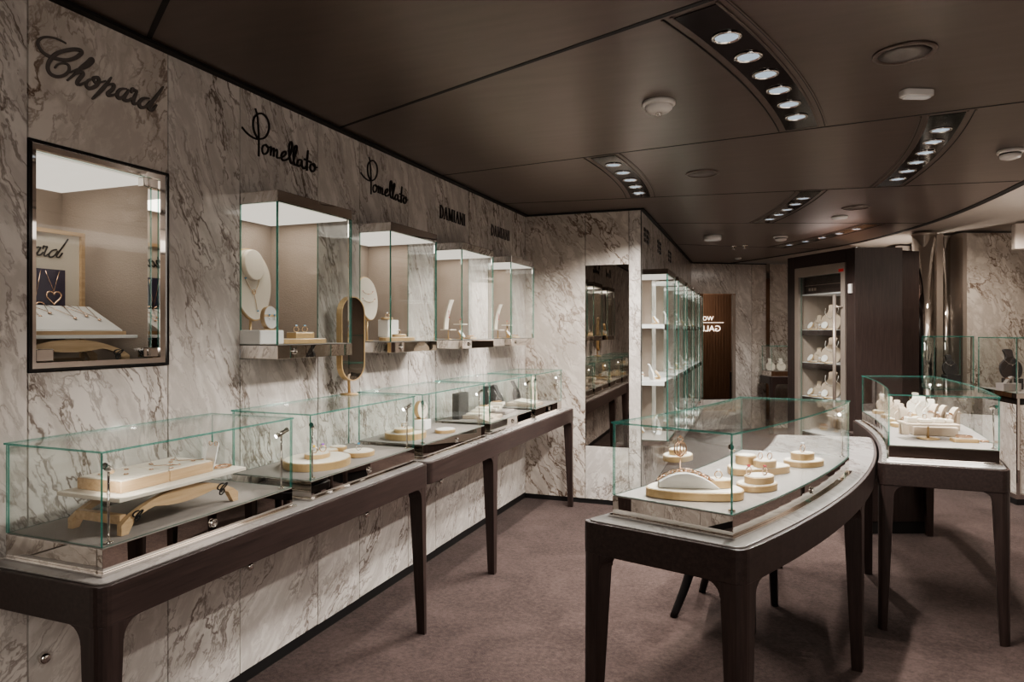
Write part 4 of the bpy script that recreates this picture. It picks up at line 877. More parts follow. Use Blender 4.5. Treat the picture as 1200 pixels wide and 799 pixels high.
stx = stroke_set('printed_word', None, chw, lambda a, b_: (1.432+(a-my0)*kk, 1.745+(b_-mz0)*kk), lambda u, v, h: ML(u, w+.0005+h*.3, v), .005, 'sign', None); stx.parent = t; stx.location = stx.location-rootloc(t)
for (hy, hz, hs) in ((1.625, 1.575, .038), (1.692, 1.622, .028), (1.54, 1.60, .03)):
    b = MB(); P = [(hy+hs*.06*16*math.sin(q)**3/1.0, hz+hs*.06*(13*math.cos(q)-5*math.cos(2*q)-2*math.cos(3*q)-math.cos(4*q))) for q in [2*PI*k/32 for k in range(32)]]
    b.tube([ML(p[0], w+.0045, p[1]) for p in P], .0032, 6, True); b.tube([ML(hy, w+.004, hz+hs*.75), ML(hy-.03, w+.004, 1.715)], .0012, 5); b.tube([ML(hy, w+.004, hz+hs*.75), ML(hy+.02, w+.004, 1.715)], .0012, 5); obj('printed_heart', b, M['rose'], pr)
# sloped tray with pendants
t = thing('sloped_tray', 'white sloped pendant tray on the board in the framed niche', 'display tray', ML(1.55, -.18, 1.488))
b = MB(); b.box(1.36, 1.80, -.29, -.085, 1.4875, 1.500, ML); obj('wood_base', b, M['tan'], t, bevel=.001)
b = MB(); b.prism([(-.285, 1.500), (-.092, 1.500), (-.092, 1.505), (-.26, 1.590), (-.285, 1.590)], 1.365, 1.79, lambda w_, z, s_: ML(s_, w_, z)); obj('sloped_pad', b, M['white'], t, bevel=.001)
b = MB(); b.prism([(-.095, 1.5055), (-.088, 1.5005), (-.168, 1.549), (-.172, 1.5465)], 1.365, 1.60, lambda w_, z, s_: ML(s_, w_, z)); obj('front_card', b, M['white'], t)
slope = lambda s_, q: Vector(ML(s_, -.26+q*.168+.003, 1.5925-q*.085))
for i, (sy, ln) in enumerate(((1.60, .35), (1.665, .55), (1.72, .45), (1.75, .60), (1.55, .5))):
    t = thing('pendant_necklace', ['pendant necklace with short chain, left of centre on the niche tray', 'pendant necklace in the middle of the niche tray', 'pale pendant necklace right of centre on the niche tray', 'rightmost pendant necklace on the niche tray', 'pendant necklace at the left on the niche tray'][i], 'necklace', slope(sy, ln))
    b = MB(); b.tube([slope(sy-.045, 0), slope(sy, ln-.05), slope(sy+.02, 0)], .0011, 5); obj('chain', b, M['rose'], t)
    b = MB(); b.lathe([(0, -.005), (.007, 0), (0, .005)], tuple(slope(sy, ln)), 12); obj('pendant', b, M['rose'], t)

# ---- projecting wall case 1 ------------------------------------------------------------
ZW = 1.4445
box_block('grey padded block under the small round stand in the nearest wall case', ML(2.345, .05, ZW), .11, .15, .06, 'white', 0)
t, f = oval_stand('large egg shaped cream board in the nearest wall case', ML(2.44, -.09, ZW), PI/2, .125, .165, 'cream', .10, .12, egg=-.16)
b = MB(); 
b.prism([(x, z+.085) for x, z in ell(0, 0, .062, .070)], -.030, -.0035, f); obj('neck_pad', b, M['cream'], t, world=False, bevel=.004)
t2 = thing('pendant_necklace', 'long gold lariat necklace with blue stones on the egg shaped board', 'necklace', t.location, PI/2)
b = MB(); P = [Vector(f(u, v, -.006)) for u, v in ((-.05, .03), (-.03, -.005), (0, -.035), (.03, -.005), (.045, .035))]; b.tube(smooth_path([tuple(p) for p in P], 4), .0014, 6); b.tube([f(0, -.035, -.006), f(.008, -.08, -.006), f(.012, -.115, -.006)], .0014, 6); b.torus(f(0, -.035, -.008), .010, .002, 'y', 16, 6); obj('chain', b, M['gold'], t2, world=False)
for q in ((.013, -.12), (-.045, .025)): b = MB(); b.lathe([(0, -.005), (.006, 0), (0, .005)], f(*q, -.009), 8); obj('stone', b, M['gem'], t2, world=False)
t, f = oval_stand('small round gold rimmed earring stand on the grey block', ML(2.36, .085, ZW+.0605), PI/2-.25, .034, .05, 'white', .004, .1, thick=.028)
b = MB(); b.box(-.034, .034, -.006, -.0035, .002, .012, lambda a, c, z: f(a, z, c)); obj('band', b, M['trayrim'], t, world=False)
for i, u in enumerate((-.013, .012)):
    e = thing('earring', ('left', 'right')[i]+' blue drop earring on the small round stand', 'earring', t.location, PI/2-.25); b = MB(); b.tube([f(u, .008, -.008), f(u, -.012, -.008)], .002, 6); obj('drop', b, M['silver'], e, world=False); b = MB(); b.lathe([(0, -.005), (.005, 0), (0, .005)], f(u, .010, -.011), 8); obj('stone', b, M['gem'], e, world=False)
tray('long oval gold tray on the floor of the nearest wall case', ML(2.575, .075, ZW), ell(0, 0, .155, .075), .020, PI/2)
box_block('small gold edged ring block on the oval tray in the nearest wall case', ML(2.575, .07, ZW+.0225), .055, .13, .026, 'trayrim', 0, bevel=.002)
b = MB(); b.box(-.026, .026, -.063, .063, 0, .003); o = obj('ring_pad', b, M['cream'], origin=(0, 0, 0)); o.location = ML(2.575, .07, ZW+.049); tag(o, 'cream pad carrying two rings in the nearest wall case', 'pad')
for i, d in enumerate((-.03, .03)): ringset(('nearer', 'farther')[i]+' gold ring with blue stone in the nearest wall case', ML(2.575+d, .07, ZW+.0525), .3, 'gem', s=1.15)
# ---- wall case 2
t, f = oval_stand('oval cream board leaning in the second wall case', ML(3.30, -.04, ZW), PI/2-.12, .082, .125, 'cream', .115, .16, egg=-.1)
for i, (z, r_) in enumerate(((.05, .045), (.01, .055))):
    n_ = thing('pendant_necklace', ('upper', 'lower')[i]+' fine gold necklace on the leaning oval board', 'necklace', t.location, PI/2-.12)
    b = MB(); P = [f(r_*math.sin(q), z-r_*math.cos(q)*.6, -.006) for q in [-1.2+2.4*k/12 for k in range(13)]]; b.tube(P, .0011, 5); obj('chain', b, M['gold'], n_, world=False)
    b = MB(); [b.lathe([(0, -.003), (.004, 0), (0, .003)], P[k], 8) for k in (0, 6, 12)]; obj('beads', b, M['gemr'], n_, world=False)
tray('rounded gold tray on the floor of the second wall case', ML(3.45, .06, ZW), ell(0, 0, .15, .08), .020, PI/2)
box_block('white block at the back of the second wall case', ML(3.50, -.03, ZW+.0225), .12, .07, .10, 'white', PI/2)
tray('lower oval ring tray in the second wall case', ML(3.42, .09, ZW+.0225), ell(0, 0, .055, .035), .014, PI/2)
tray('tilted oval ring tray on the white block in the second wall case', ML(3.47, -.02, ZW+.1235), ell(0, 0, .045, .03), .012, PI/2)
ringset('gold ring on the tilted oval ring tray in the second wall case', ML(3.47, -.02, ZW+.138), .2, 'gemw'); ringset('gold ring on the lower oval tray in the second wall case', ML(3.42, .09, ZW+.039), .2, 'gemw')
for i, s_ in enumerate((3.50, 3.525)):
    b = MB(); b.torus((0, 0, 0), .012, .0022, 'y', 16, 6); b.lathe([(0, .012), (.004, .016), (0, .02)], (0, 0, 0), 8); o = obj('earring', b, M['gold'], origin=(0, 0, 0)); o.location = ML(s_, -.281, 1.72); o.rotation_euler = (0, 0, PI/2); tag(o, ('left', 'right')[i]+' gold hoop earring on the back lining of the second wall case', 'earring')
# ---- wall cases 3 and 4
for k, (y, nm) in enumerate(((CASEY[2], 'third'), (CASEY[3], 'farthest'))):
    stripstand('tall curved cream strip on a stand in the '+nm+' wall case', ML(y+.13, .03, ZW+.0), PI/2, 1.25, 'cream', 'gemr' if k == 0 else 'blackg' if False else 'gemr', w=.045, h=.16, group=None)
    stripstand('shorter white strip stand at the back of the '+nm+' wall case', ML(y+.05, -.10, ZW), PI/2, 1.0, 'white', 'gemp', w=.04, h=.12)
    t = thing('ledge_stand', 'small raised ring ledge in the '+nm+' wall case', 'jewellery stand', ML(y+.28, .05, ZW)); b = MB(); b.box(-.03, .03, -.05, .05, .10, .108); obj('ledge', b, M['cream'], t, world=False); b = MB(); b.tube([(0, 0, 0), (0, 0, .10)], .005, 8); b.box(-.025, .025, -.025, .025, 0, .003); obj('pole', b, M['trayrim'], t, world=False)
    ringset('gold ring on the raised ledge in the '+nm+' wall case', ML(y+.28, .05, ZW+.1085), PI/2, 'gemr', s=1.2)
    oval_stand('small tilted white oval holder in the '+nm+' wall case', ML(y+.22, .09, ZW), PI/2, .025, .032, 'white', .004, .7)
    tray('small flat cream ring tray on the floor of the '+nm+' wall case', ML(y+.38, .08, ZW), rrect(-.05, .05, -.03, .03, .012), .012, PI/2); bracelet('gold bracelet on the small flat tray in the '+nm+' wall case', ML(y+.38, .08, ZW+.0145), .026, .020)
# ---- counter showcase 1 : open board -----------------------------------------------------
stand('wide pale board on arched wooden legs in the nearest counter showcase', ML, 1.385, 1.875, .14, .395, ZF+.0005, 1.03, ('cream', 'tan'))
t = [o for o in bpy.data.objects if o.get('label', '').startswith('wide pale board')][0]
emblem(t, ML, 1.76, .379, .955, .30); emblem(t, ML, 1.44, .379, .95, .24)
Ty = lambda s_, w_, z: ML(s_, w_, z)
t = thing('presentation_tray', 'cream presentation tray with wooden edge on the pale board', 'display tray', ML(1.60, .27, 1.0305)); 
b = MB(); b.box(1.43, 1.60, .165, .345, 1.0305, 1.063, ML); b.box(1.602, 1.775, .165, .345, 1.0305, 1.063, ML); obj('wood_edge', b, M['tan'], t, bevel=.001)
b = MB(); b.box(1.434, 1.598, .169, .341, 1.063, 1.067, ML); b.box(1.604, 1.771, .169, .341, 1.063, 1.067, ML); obj('pad', b, M['cream'], t, bevel=.001)
for i, (a, c) in enumerate(((1.47, .21), (1.50, .28), (1.55, .22), (1.58, .29), (1.64, .22), (1.655, .29), (1.69, .25), (1.725, .22), (1.735, .30), (1.62, .33))):
    lab = ['far left', 'left', 'upper left', 'lower middle', 'upper middle', 'middle', 'right middle', 'upper right', 'lower right', 'front middle'][i]
    t = thing('earring', lab+' gold stud earring on the cream presentation tray', 'earring', ML(a, c, 1.0672)); b = MB(); b.torus((0, 0, .0025), .0055, .0018, 'z', 14, 6); obj('ring', b, M['rose'], t, world=False); b = MB(); b.lathe([(0, 0), (.003, .002), (0, .005)], (0, 0, 0), 8); obj('stone', b, M['gemw'], t, world=False)
for i, s_ in enumerate((1.665, 1.76)):
    b = MB(); b.tube([ML(s_, .19, 1.0695), ML(s_-.04, .25, 1.0695), ML(s_+.0, .31, 1.0695)], .0013, 5); b.lathe([(0, 0), (.006, .003), (0, .006)], ML(s_, .315, 1.0675), 10); tag(obj('necklace', b, M['rose']), ('nearer', 'farther')[i]+' thin gold chain lying on the cream presentation tray', 'necklace')
t = thing('earring_card', 'small upright white card holding earrings at the end of the tray', 'card', ML(1.80, .30, 1.031)); b = MB(); b.prism([(.0, 0), (.004, 0), (.028, .085), (.024, .085)], -.035, .035, lambda a, z, c: (c*.6+.0, a+.0, z)); obj('card', b, M['white'], t, world=False); b = MB(); b.torus((.012, .022, .082), .007, .0015, 'y', 12, 6); b.torus((-.012, .022, .082), .007, .0015, 'y', 12, 6); obj('hoops', b, M['rose'], t, world=False)
bracelet('dark jewelled bracelet flat on the end of the pale board', ML(1.835, .33, 1.0305), .022, .03, 'rose', .007, .0016)
# ---- counter showcase 2
tray('large oval cream tray in the second counter showcase', ML(2.46, .25, ZF+.0005), ell(0, 0, .155, .135, n=44), .032, PI/2)
tray('small oval ring tray on the large oval tray in the second showcase', ML(2.46, .25, ZF+.035), ell(0, 0, .062, .05), .018, PI/2)
ringset('flower ring with yellow stone on the small oval tray', ML(2.435, .25, ZF+.0555), .6, 'gemy', s=1.3); ringset('flower ring with violet stone on the small oval tray', ML(2.485, .26, ZF+.0555), .6, 'gemp', s=1.3)
tray('round cream tray in the far half of the second showcase', ML(2.73, .28, ZF+.0005), ell(0, 0, .078, .072), .020, PI/2)
ringset('silver blue ring on the round cream tray', ML(2.73, .28, ZF+.023), 1.0, 'gem', 'silver', 1.3)
tray('small round box tray at the back of the second showcase', ML(2.66, .16, ZF+.0005), ell(0, 0, .045, .045), .030); tray('second small round box tray at the back of the second showcase', ML(2.76, .145, ZF+.0005), ell(0, 0, .04, .04), .028)
# ---- counter showcase 3
tray('large oval cream tray in the third counter showcase', ML(3.27, .22, ZF+.0005), ell(0, 0, .12, .11), .032, PI/2)
tray('small oval ring tray on the large tray in the third showcase', ML(3.25, .22, ZF+.035), ell(0, 0, .065, .05), .020, PI/2); ringset('gold ring on the small oval tray in the third showcase', ML(3.25, .22, ZF+.0575), .6, 'gemw', s=1.2)
box_block('white cube block carrying the oval display in the third showcase', ML(3.37, .27, ZF+.0355), .07, .07, .055, 'white')
t, f = oval_stand('upright white oval display on the cube in the third showcase', ML(3.37, .27, ZF+.091), PI/2-.3, .038, .05, 'cream', .003, .05, thick=.03)
b = MB(); b.torus(f(0, .015, -.008), .012, .002, 'y', 16, 6); o = obj('necklace', b, M['gold'], t, world=False)
tray('round pale violet tray on the floor of the third showcase', ML(3.53, .33, ZF+.0005), ell(0, 0, .07, .055), .018, PI/2, pad='white')
# ---- counter showcases 4 and 5
box_block('nearer tall dark block at the back of the fourth showcase', ML(4.13, .14, ZF+.0005), .05, .15, .17, 'darkbox'); box_block('farther tall dark block at the back of the fourth showcase', ML(4.62, .14, ZF+.0005), .05, .12, .18, 'darkbox')
for k, (yy, ww, mt, nm) in enumerate(((4.20, .27, 'tansuede', 'nearer'), (4.50, .24, 'liner', 'farther'), )):
    box_block(nm+' low wide beige block in the fourth showcase', ML(yy, ww, ZF+.0005), .22, .18, .022, mt)
    for q in range(3): box_block(('bottom', 'middle', 'top')[q]+' cream slanted slab of the '+nm+' stack in the fourth showcase', ML(yy-.03+.03*q, ww-.02+.01*q, ZF+.023+.0165*q), .12-.01*q, .12-.01*q, .016, 'cream', .1*q, bevel=.002)
    bracelet('gold bracelet on top of the '+nm+' stack in the fourth showcase', ML(yy+.03, ww, ZF+.073), .03, .024)
t = thing('angled_tray', 'open beige tray with small dark label at the front of the fourth showcase', 'display tray', ML(4.08, .37, ZF+.0005)); b = MB(); b.prism([(-.045, 0), (.045, 0), (.045, .006), (-.045, .030)], -.09, .09, lambda a, z, c: (a, c, z)); obj('tray', b, M['tansuede'], t, world=False, bevel=.002); b = MB(); b.box(.005, .025, -.02, .02, .0145, .016); obj('label_plate', b, M['darkbox'], t, world=False)
bust('small dark bust in the farther half of the fourth showcase', ML(4.60, .24, ZF+.0005), PI/2, .75, 'darkbox', necklace='silver')
box_block('low beige block in the farthest counter showcase', ML(5.02, .27, ZF+.0005), .24, .20, .026, 'tansuede')
t = thing('angled_tray', 'open beige tray with small dark label in the farthest showcase', 'display tray', ML(5.02, .28, ZF+.0275)); b = MB(); b.prism([(-.07, 0), (.07, 0), (.07, .006), (-.07, .020)], -.09, .09, lambda a, z, c: (a, c, z)); obj('tray', b, M['cream'], t, world=False, bevel=.002); b = MB(); b.box(.03, .055, -.02, .02, .012, .013); obj('label_plate', b, M['darkbox'], t, world=False)
b = MB(); b.prism([(x, z+.10) for x, z in [(-.055, -.10), (.055, -.10), (.062, .06), (.045, .10), (0, .112), (-.045, .10), (-.062, .06)]], -.012, .012, lambda u, v, c: (c-.10*v, u, v)); 
t = thing('arched_stand', 'tall arched beige stand in the farthest showcase', 'jewellery stand', ML(5.28, .26, ZF+.0005)); obj('board', b, M['tansuede'], t, world=False, bevel=.003); b = MB(); b.tube([(.0, -.045, .13), (.01, -.02, .10), (.013, 0, .09), (.01, .02, .10), (0, .045, .13)], .0025, 6); obj('necklace', b, M['gold'], t, world=False)
bust('dark necklace bust at the back of the farthest showcase', ML(5.17, .16, ZF+.0005), PI/2, .7, 'darkbox')

# ---- middle curved counter --------------------------------------------------------------
def mc(px, py, z): return at(px, py, z)
z = ZF+.0008
def trayshape(sc): return smooth_path([(x*sc, y*sc) for x, y in [(-.165, -.035), (-.12, .065), (0, .088), (.12, .070), (.17, .0), (.15, -.07), (.06, -.094), (-.08, -.088)]], 5, True)
p = mc(812, 573, z+.02); q1 = .36-.37
tray('largest rounded cream tray at the near end of the middle showcase', (p[0], p[1], z), trayshape(1.0), .028, math.radians(14))
ft = thing('fan_display', 'white fan shaped jewellery wedge on the largest rounded tray', 'jewellery stand', (p[0]-.02, p[1]-.015, z+.0305), math.radians(14))
pts = [(-.098, 0)]+[(-.098+.21*k/14, .062*math.sin(PI*min(1, (k+1.2)/15))**.8*(1-.25*k/14)) for k in range(15)]+[(.112, 0)]
b = MB(); b.prism(pts, -.03, .03, lambda u, v, c: (u, c-.018*(v/.06), v)); obj('wedge', b, M['white'], ft, world=False, bevel=.002)
b = chainmb([(u, -.018*(v/.06)-.0, v+.006) for u, v in smooth_path(pts[1:], 2)], .016, .0032); b.xf(Matrix.Translation(ft.location) @ Matrix.Rotation(math.radians(14), 4, 'Z')); tag(obj('gold_bracelet', b, M['rose']), 'chunky gold chain draped over the white fan shaped wedge', 'bracelet')
b = MB(); b.tube([(0, 0, .03), (0, 0, .135)], .0022, 6); b.torus((0, 0, .108), .021, .0028, 'y', 24, 6, sy=1.2); b.torus((0, 0, .108), .012, .0022, 'y', 20, 6, sy=1.8); b.torus((0, 0, .142), .009, .0022, 'y', 14, 6); b.torus((0, 0, .150), .005, .002, 'x', 14, 6); b.torus((0, 0, .096), .010, .002, 'x', 14, 6)
b.xf(Matrix.Translation((p[0]-.045, p[1]+.01, z+.045)) @ Matrix.Rotation(.5, 4, 'Z') @ Matrix.Scale(1.05, 4)); tag(obj('gold_ornament', b, M['rose']), 'tall openwork gold ornament rising behind the white wedge', 'ornament')
tray('small rounded ring box beside the white wedge on the largest tray', (p[0]+.085, p[1]+.03, z+.0305), ell(0, 0, .05, .036), .026, .3); ringset('gold ring on the small box beside the wedge', (p[0]+.085, p[1]+.03, z+.059), .2, 'gemw', s=1.2)
p = mc(887, 566, z+.02); tray('oval cream tray stacked near the front right of the middle showcase', (p[0], p[1], z), ell(0, 0, .085, .062), .022, .9)
tray('upper smaller oval tray of the front right stack', (p[0]+.008, p[1]+.004, z+.0245), ell(0, 0, .062, .045), .024, .9)
for i, d in enumerate((-.028, .028)): ringset(('left', 'right')[i]+' gold ring on the front right stacked tray', (p[0]+d, p[1]+d*.25, z+.0515), .9, 'gemr', 'rose', 1.3)
p = mc(886, 547, z+.02); tray('wide cream tray in the middle of the middle showcase', (p[0], p[1], z), trayshape(.82), .026, .7)
tray('round ring box on the wide cream tray', (p[0]+.035, p[1]-.02, z+.0285), ell(0, 0, .05, .042), .026, .9); tray('taller round box at the back of the wide cream tray', (p[0]-.04, p[1]+.015, z+.0285), ell(0, 0, .045, .04), .036, .9)
for i, d in enumerate((-.018, .018)): ringset(('left', 'right')[i]+' silver ring on the round ring box', (p[0]+.035+d, p[1]-.02+d*.3, z+.057), .9, 'gemw', 'rose', 1.25)
p = mc(942, 539, z+.02); tray('oval cream tray toward the far right of the middle showcase', (p[0], p[1], z), ell(0, 0, .095, .068), .022, .8); tray('small oval ring box on the far right tray', (p[0]-.005, p[1], z+.0245), ell(0, 0, .055, .042), .028, .8); ringset('gold ring on the far right ring box', (p[0]-.005, p[1], z+.0555), .9, 'gemw', 'rose', 1.5)
p = mc(790, 532, z+.02); tray('oval tray at the far left back of the middle showcase', (p[0]+.02, p[1]-.02, z), ell(0, 0, .085, .06), .024, 1.2); tray('small oval box on the far left back tray', (p[0]+.02, p[1]-.02, z+.0265), ell(0, 0, .05, .036), .022, 1.2)
p = mc(852, 545, z+.02); 

# ---- right curved counter -------------------------------------------------------------------
def md(s_, w_, z_): return MD(s_, w_, z_)
zr = ZF+.0008
t = thing('round_foot_table', 'square cream ledge on a gold pole nearest in the right showcase', 'display stand', md(-.095, 6.48, zr), .25); b = MB(); b.prism(rrect(-.13, .13, -.075, .075, .01), .075, .087); obj('ledge', b, M['tansuede'], t, world=False, bevel=.002); b = MB(); b.tube([(0, 0, .004), (0, 0, .075)], .005, 10); b.lathe([(0, 0), (.055, 0), (.055, .004), (0, .004)], (0, 0, 0), 28); obj('pole', b, M['trayrim'], t, world=False)
box_block('lower beige block behind the cream ledge in the right showcase', md(-.072, 6.52, zr), .22, .08, .05, 'tansuede', .1)
P0 = md(-.095, 6.48, zr+.0875)
for i, (dx, dy, w_, d_, h_) in enumerate(((-.09, 0, .05, .05, .028), (-.02, -.01, .06, .05, .02), (.05, .0, .05, .05, .024), (.10, .01, .04, .05, .018))):
    box_block(['leftmost', 'second', 'third', 'rightmost'][i]+' small cream ring block on the cream ledge in the right showcase', (P0[0]+dx*.97, P0[1]+dy+dx*.24, P0[2]), w_, d_, h_, 'cream', .25)
    ringset(['leftmost', 'second', 'third', 'rightmost'][i]+' ring on the cream ledge in the right showcase', (P0[0]+dx*.97, P0[1]+dy+dx*.24, P0[2]+h_), .2+i*.3, 'gemw', 'rose', 1.2)
def ramp(label, p, rot, L, h, w_=.04, mat='cream', lean=.5):
    "curved padded ramp holding watches or bracelets"
    t = thing('bracelet_ramp', label, 'jewellery stand', p, rot); n = 10
    c = [(L*k/n, h*math.sin(PI*.5*k/n)**1.0) for k in range(n+1)]; o = c+[(x+.012, max(0, z_-.014)) for x, z_ in c[::-1]]
    b = MB(); b.prism(o, -w_/2, w_/2, lambda x, z_, c_: (x, c_, z_)); obj('ramp', b, M[mat], t, world=False, bevel=.002)
    b = MB(); b.box(L-.012, L-.002, -w_/2, w_/2, 0, h-.012); obj('back_leg', b, M[mat], t, world=False); 
    b = chainmb([(L*.35, -w_/2-.004, h*.52+.006), (L*.38, 0, h*.58+.010), (L*.35, w_/2+.004, h*.52+.006)], .010, .0022); obj('bracelet', b, M['rose'], t, world=False); return t
for i, (s_, w_, r_, L, h, lb) in enumerate(((-.075, 6.385, 1.9, .05, .15, 'tall narrow curved ramp at the left of the right showcase'), (-.055, 6.41, 1.7, .05, .13, 'leaning curved ramp behind the tall narrow one in the right showcase'), (-.060, 6.50, .9, .08, .11, 'curved cream ramp in the middle of the right showcase'), (-.045, 6.54, .6, .08, .12, 'beige ramp behind the middle one in the right showcase'), (-.040, 6.60, .5, .09, .09, 'lower beige ramp right of the middle in the right showcase'), (-.066, 6.585, .6, .07, .08, 'small tan ramp at the right end of the ledge group'))):
    ramp(lb, md(s_, w_, zr+(.0 if i in (0, 1) else .052 if i in (2, 5) else 0)), r_, L, h*(1.25 if i > 2 else 1), .035, 'tansuede')
tray('small beige tray with brown bracelet at the right front of the right showcase', md(-.105, 6.64, zr), rrect(-.06, .06, -.035, .035, .01), .018, .15, pad='tansuede'); q = md(-.105, 6.64, zr+.021)
bracelet('gold and brown bracelet on the small beige front tray', q, .035, .022, 'rose', .012, .003); bracelet('small dark bracelet lying beside the front tray', (q[0]+.095, q[1]+.02, zr), .018, .014, 'rose', .009, .0024)
for i in range(7):
    s_ = -.02+.018*i; w_ = (6.40, 6.58)[i % 2]; nm = ['first', 'second', 'third', 'fourth', 'fifth', 'sixth', 'seventh'][i]
    tray(nm+' round cream tray toward the back of the right showcase', md(s_, w_, zr), ell(0, 0, .07, .055), .022, i)
    bust(nm+' small cream bust toward the back of the right showcase', md(s_, w_, zr+.0245), .3-.2*(i % 3), .45+.08*(i % 2), ('tansuede', 'cream')[i % 2], necklace='rose')

# ---- tower shelves: white busts, rings and trays -----------------------------------------------
rnd = random.Random(5)
zb, za = 'on the top shelf', 'on the middle shelf'
proto = {}
def placed(kind, p, rot, label, group, s=1.0):
    if kind not in proto:
        proto[kind] = {'bust': lambda: bust(label, p, rot, 1.0, 'white', group), 'ramp': lambda: ramp(label, p, rot, .06, .05, .035, 'white'), 'tray': lambda: tray(label, p, rrect(-.04, .04, -.028, .028, .01), .010, rot, 'white'), 'oval': lambda: oval_stand(label, p, rot, .025, .033, 'white', .004, .6)[0], 'ring': lambda: ringset(label, p, rot, 'gemw', 'silver', 1.6)}[kind]()
        o = proto[kind]; o.scale = (s,)*3; o['group'] = group; return o
    return dup(proto[kind], p, rot, label, group, s)
KN = {'bust': 'white necklace bust', 'ramp': 'white curved bracelet ramp', 'tray': 'flat white ring tray', 'oval': 'tilted white oval earring holder', 'ring': 'silver ring standing upright'}
POSN = ['near left', 'near front', 'middle back', 'middle front', 'far back', 'far front']
rotz3 = math.atan2(M3.d[1], M3.d[0])
for i, s in enumerate(TS):
    for j, zz in enumerate((1.5605, 1.0705, TZ0+.0505)):
        kinds = [['bust', 'oval', 'ring', 'tray', 'bust', 'ramp'], ['oval', 'bust', 'ramp', 'oval', 'ramp', 'tray'], ['tray', 'ring', 'bust', 'ramp', 'oval', 'bust']][(i+j) % 3]
        if i >= 3: kinds = kinds[:4]
        for k, kd in enumerate(kinds):
            a_ = s+.08+.44*(k+.3)/len(kinds)+rnd.uniform(-.01, .01); w_ = (-.06, .08)[k % 2]+rnd.uniform(-.02, .02)
            placed(kd, M3(a_, w_, zz), rotz3+rnd.uniform(-.3, .3)+.2, '%s, %s, %s of the %s tower cabinet' % (KN[kd], POSN[k], ('top shelf', 'middle shelf', 'floor')[j], TN[i]), 'white display pieces in the tower cabinets', (.52 if kd == 'bust' else 1.15)*rnd.uniform(.9, 1.1))
# ---- cabinet shelves ------------------------------------------------------------------------------
rv = math.atan2(MV.d[1], MV.d[0])
for j, zz in enumerate(VSH[:3]):
    nm = ('top', 'middle', 'lower')[j]
    bust('large beige necklace bust on the %s shelf of the wooden cabinet' % nm, MV(.44, -.20, zz+.0005), rv+.5, 1.05, 'tansuede')
    bust('smaller grey bust on the %s shelf of the wooden cabinet' % nm, MV(.26, -.19, zz+.0005), rv+.5, .62, 'tansuede')
    for k in range(5):
        kd = ['oval', 'tray', 'ring', 'oval', 'tray'][k]
        placed(kd, MV(.25+.075*k, -.10, zz+.0005), rv+.2*k, '%s, %s from left, %s shelf of the wooden cabinet' % (KN[kd], ['first', 'second', 'third', 'fourth', 'fifth'][k], nm), 'white display pieces in the wooden cabinet', 1.3)
# ---- pedestal showcases ------------------------------------------------------------------------------
zp = .9645
pf = lambda s_, w_: (PC[0]+RT[0]*s_+(PE[0]-PC[0])/.751*(-w_), PC[1]+RT[1]*s_+(PE[1]-PC[1])/.751*(-w_), zp)
q_ = pf(.20, -.45); box_block('dark block under the neck bust in the right pedestal showcase', q_, .12, .12, .10, 'darkbox', .37); bust('dark necklace bust in the right pedestal showcase', (q_[0], q_[1], zp+.1005), .37, 1.05, 'darkbox')
q_ = pf(.06, -.25); box_block('low grey block at the front of the right pedestal showcase', q_, .16, .10, .07, 'liner', .37); ramp('grey bracelet ramp on the low block of the right pedestal showcase', (q_[0]-.03, q_[1], zp+.0705), .4, .07, .06, .04, 'liner')
q_ = pf(.36, -.25); box_block('white block at the right in the right pedestal showcase', q_, .10, .10, .08, 'white', .37); placed('oval', (q_[0], q_[1], zp+.0805), .4, 'white oval holder on the white block in the right pedestal showcase', 'holders in the pedestal showcases', 1.5)
c_ = Qf(0, -.1, 0); box_block('dark block in the smaller pedestal showcase', (c_[0], c_[1], zp), .14, .10, .09, 'darkbox', .37); bust('dark necklace bust in the smaller pedestal showcase', (c_[0], c_[1], zp+.0905), .37, .8, 'darkbox')
c_ = Uf(.35, -.23, 0)
for i in range(3): bust(['left', 'middle', 'right'][i]+' cream bust in the distant showcase', (c_[0]+RT[0]*(.16*i-.26), c_[1]+RT[1]*(.16*i-.26), ZF+.0008), .37, .7, 'cream')
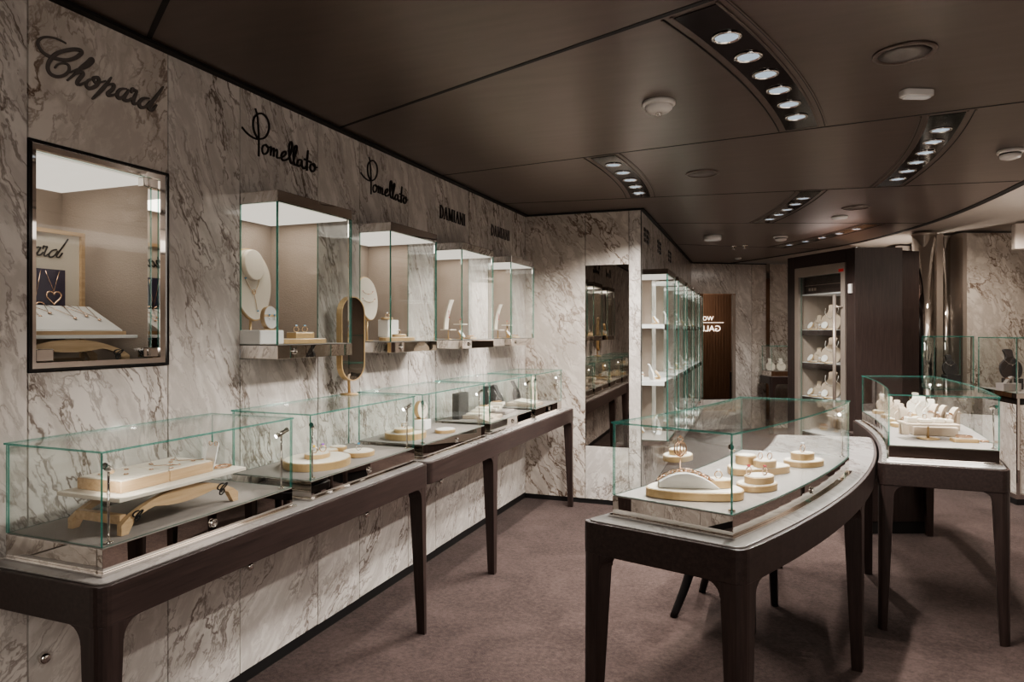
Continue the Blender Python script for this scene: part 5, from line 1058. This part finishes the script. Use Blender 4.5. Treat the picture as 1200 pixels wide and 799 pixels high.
# ================================================================== CAMERA, LIGHT, LOOK
cd = bpy.data.cameras.new('camera'); cam = bpy.data.objects.new('camera', cd); COL.objects.link(cam)
cam.location = (0, 0, H); cam.rotation_euler = (PI/2, 0, math.radians(21.18)); cd.lens = 24.0; cd.sensor_width = 36; cd.shift_y = -11.5/1200; cd.clip_start = .02
bpy.context.scene.camera = cam
for i, p in enumerate(SPOTS): spot('downlight', (p[0], p[1], p[2]-.012), (p[0]+.0, p[1], 0), 37, 140, .3, .025, (1, .95, .90))
w = bpy.data.worlds.new('world'); bpy.context.scene.world = w; w.use_nodes = True
w.node_tree.nodes['Background'].inputs[0].default_value = (1, .94, .88, 1); w.node_tree.nodes['Background'].inputs[1].default_value = .12
# unseen fill lamps added to brighten the room; no such fittings are known
area('overhead_fill', (.9, -.9, 2.5), 1.6, 34, sy=1.6, col=(1, .93, .86)); area('overhead_fill', (2.7, 4.2, 2.5), 1.2, 16, sy=4.5, col=(1, .92, .84)); spot('recess_fill', (1.95, 7.5, 2.5), (2.0, 7.9, 0), 40, 150, .8, .05, (1, .9, .8))  # broad overhead fills, plus an added downward spot by the recess wall
area('overhead_fill', (.3, 9.6, 2.5), .8, 9, sy=.8, col=(1, .92, .84))  # added overhead fill for the far end
area('wall_fill', (1.6, -1.6, 1.9), 2.0, 30, rot=(math.radians(82), 0, math.radians(38)), sy=1.2, col=(1, .93, .86)); spot('uplight_fill', (1.5, 8.75, 1.7), (1.5, 8.7, 2.6), 40, 150, .8, .05, (1, .9, .8)); spot('uplight_fill', (2.9, 6.0, 1.5), (2.6, 6.1, 2.6), 75, 150, .8, .05, (1, .9, .8))  # added frontal fill for the left wall, added uplights for the outer ceiling
sc = bpy.context.scene; sc.cycles.max_bounces = 10; sc.cycles.transparent_max_bounces = 40; sc.cycles.glossy_bounces = 6; sc.cycles.caustics_reflective = False; sc.cycles.caustics_refractive = False
sc.cycles.sample_clamp_indirect = 4.0; sc.cycles.sample_clamp_direct = 30
sc.view_settings.view_transform = 'AgX'; sc.view_settings.look = 'AgX - Medium High Contrast'; sc.view_settings.exposure = 0.6
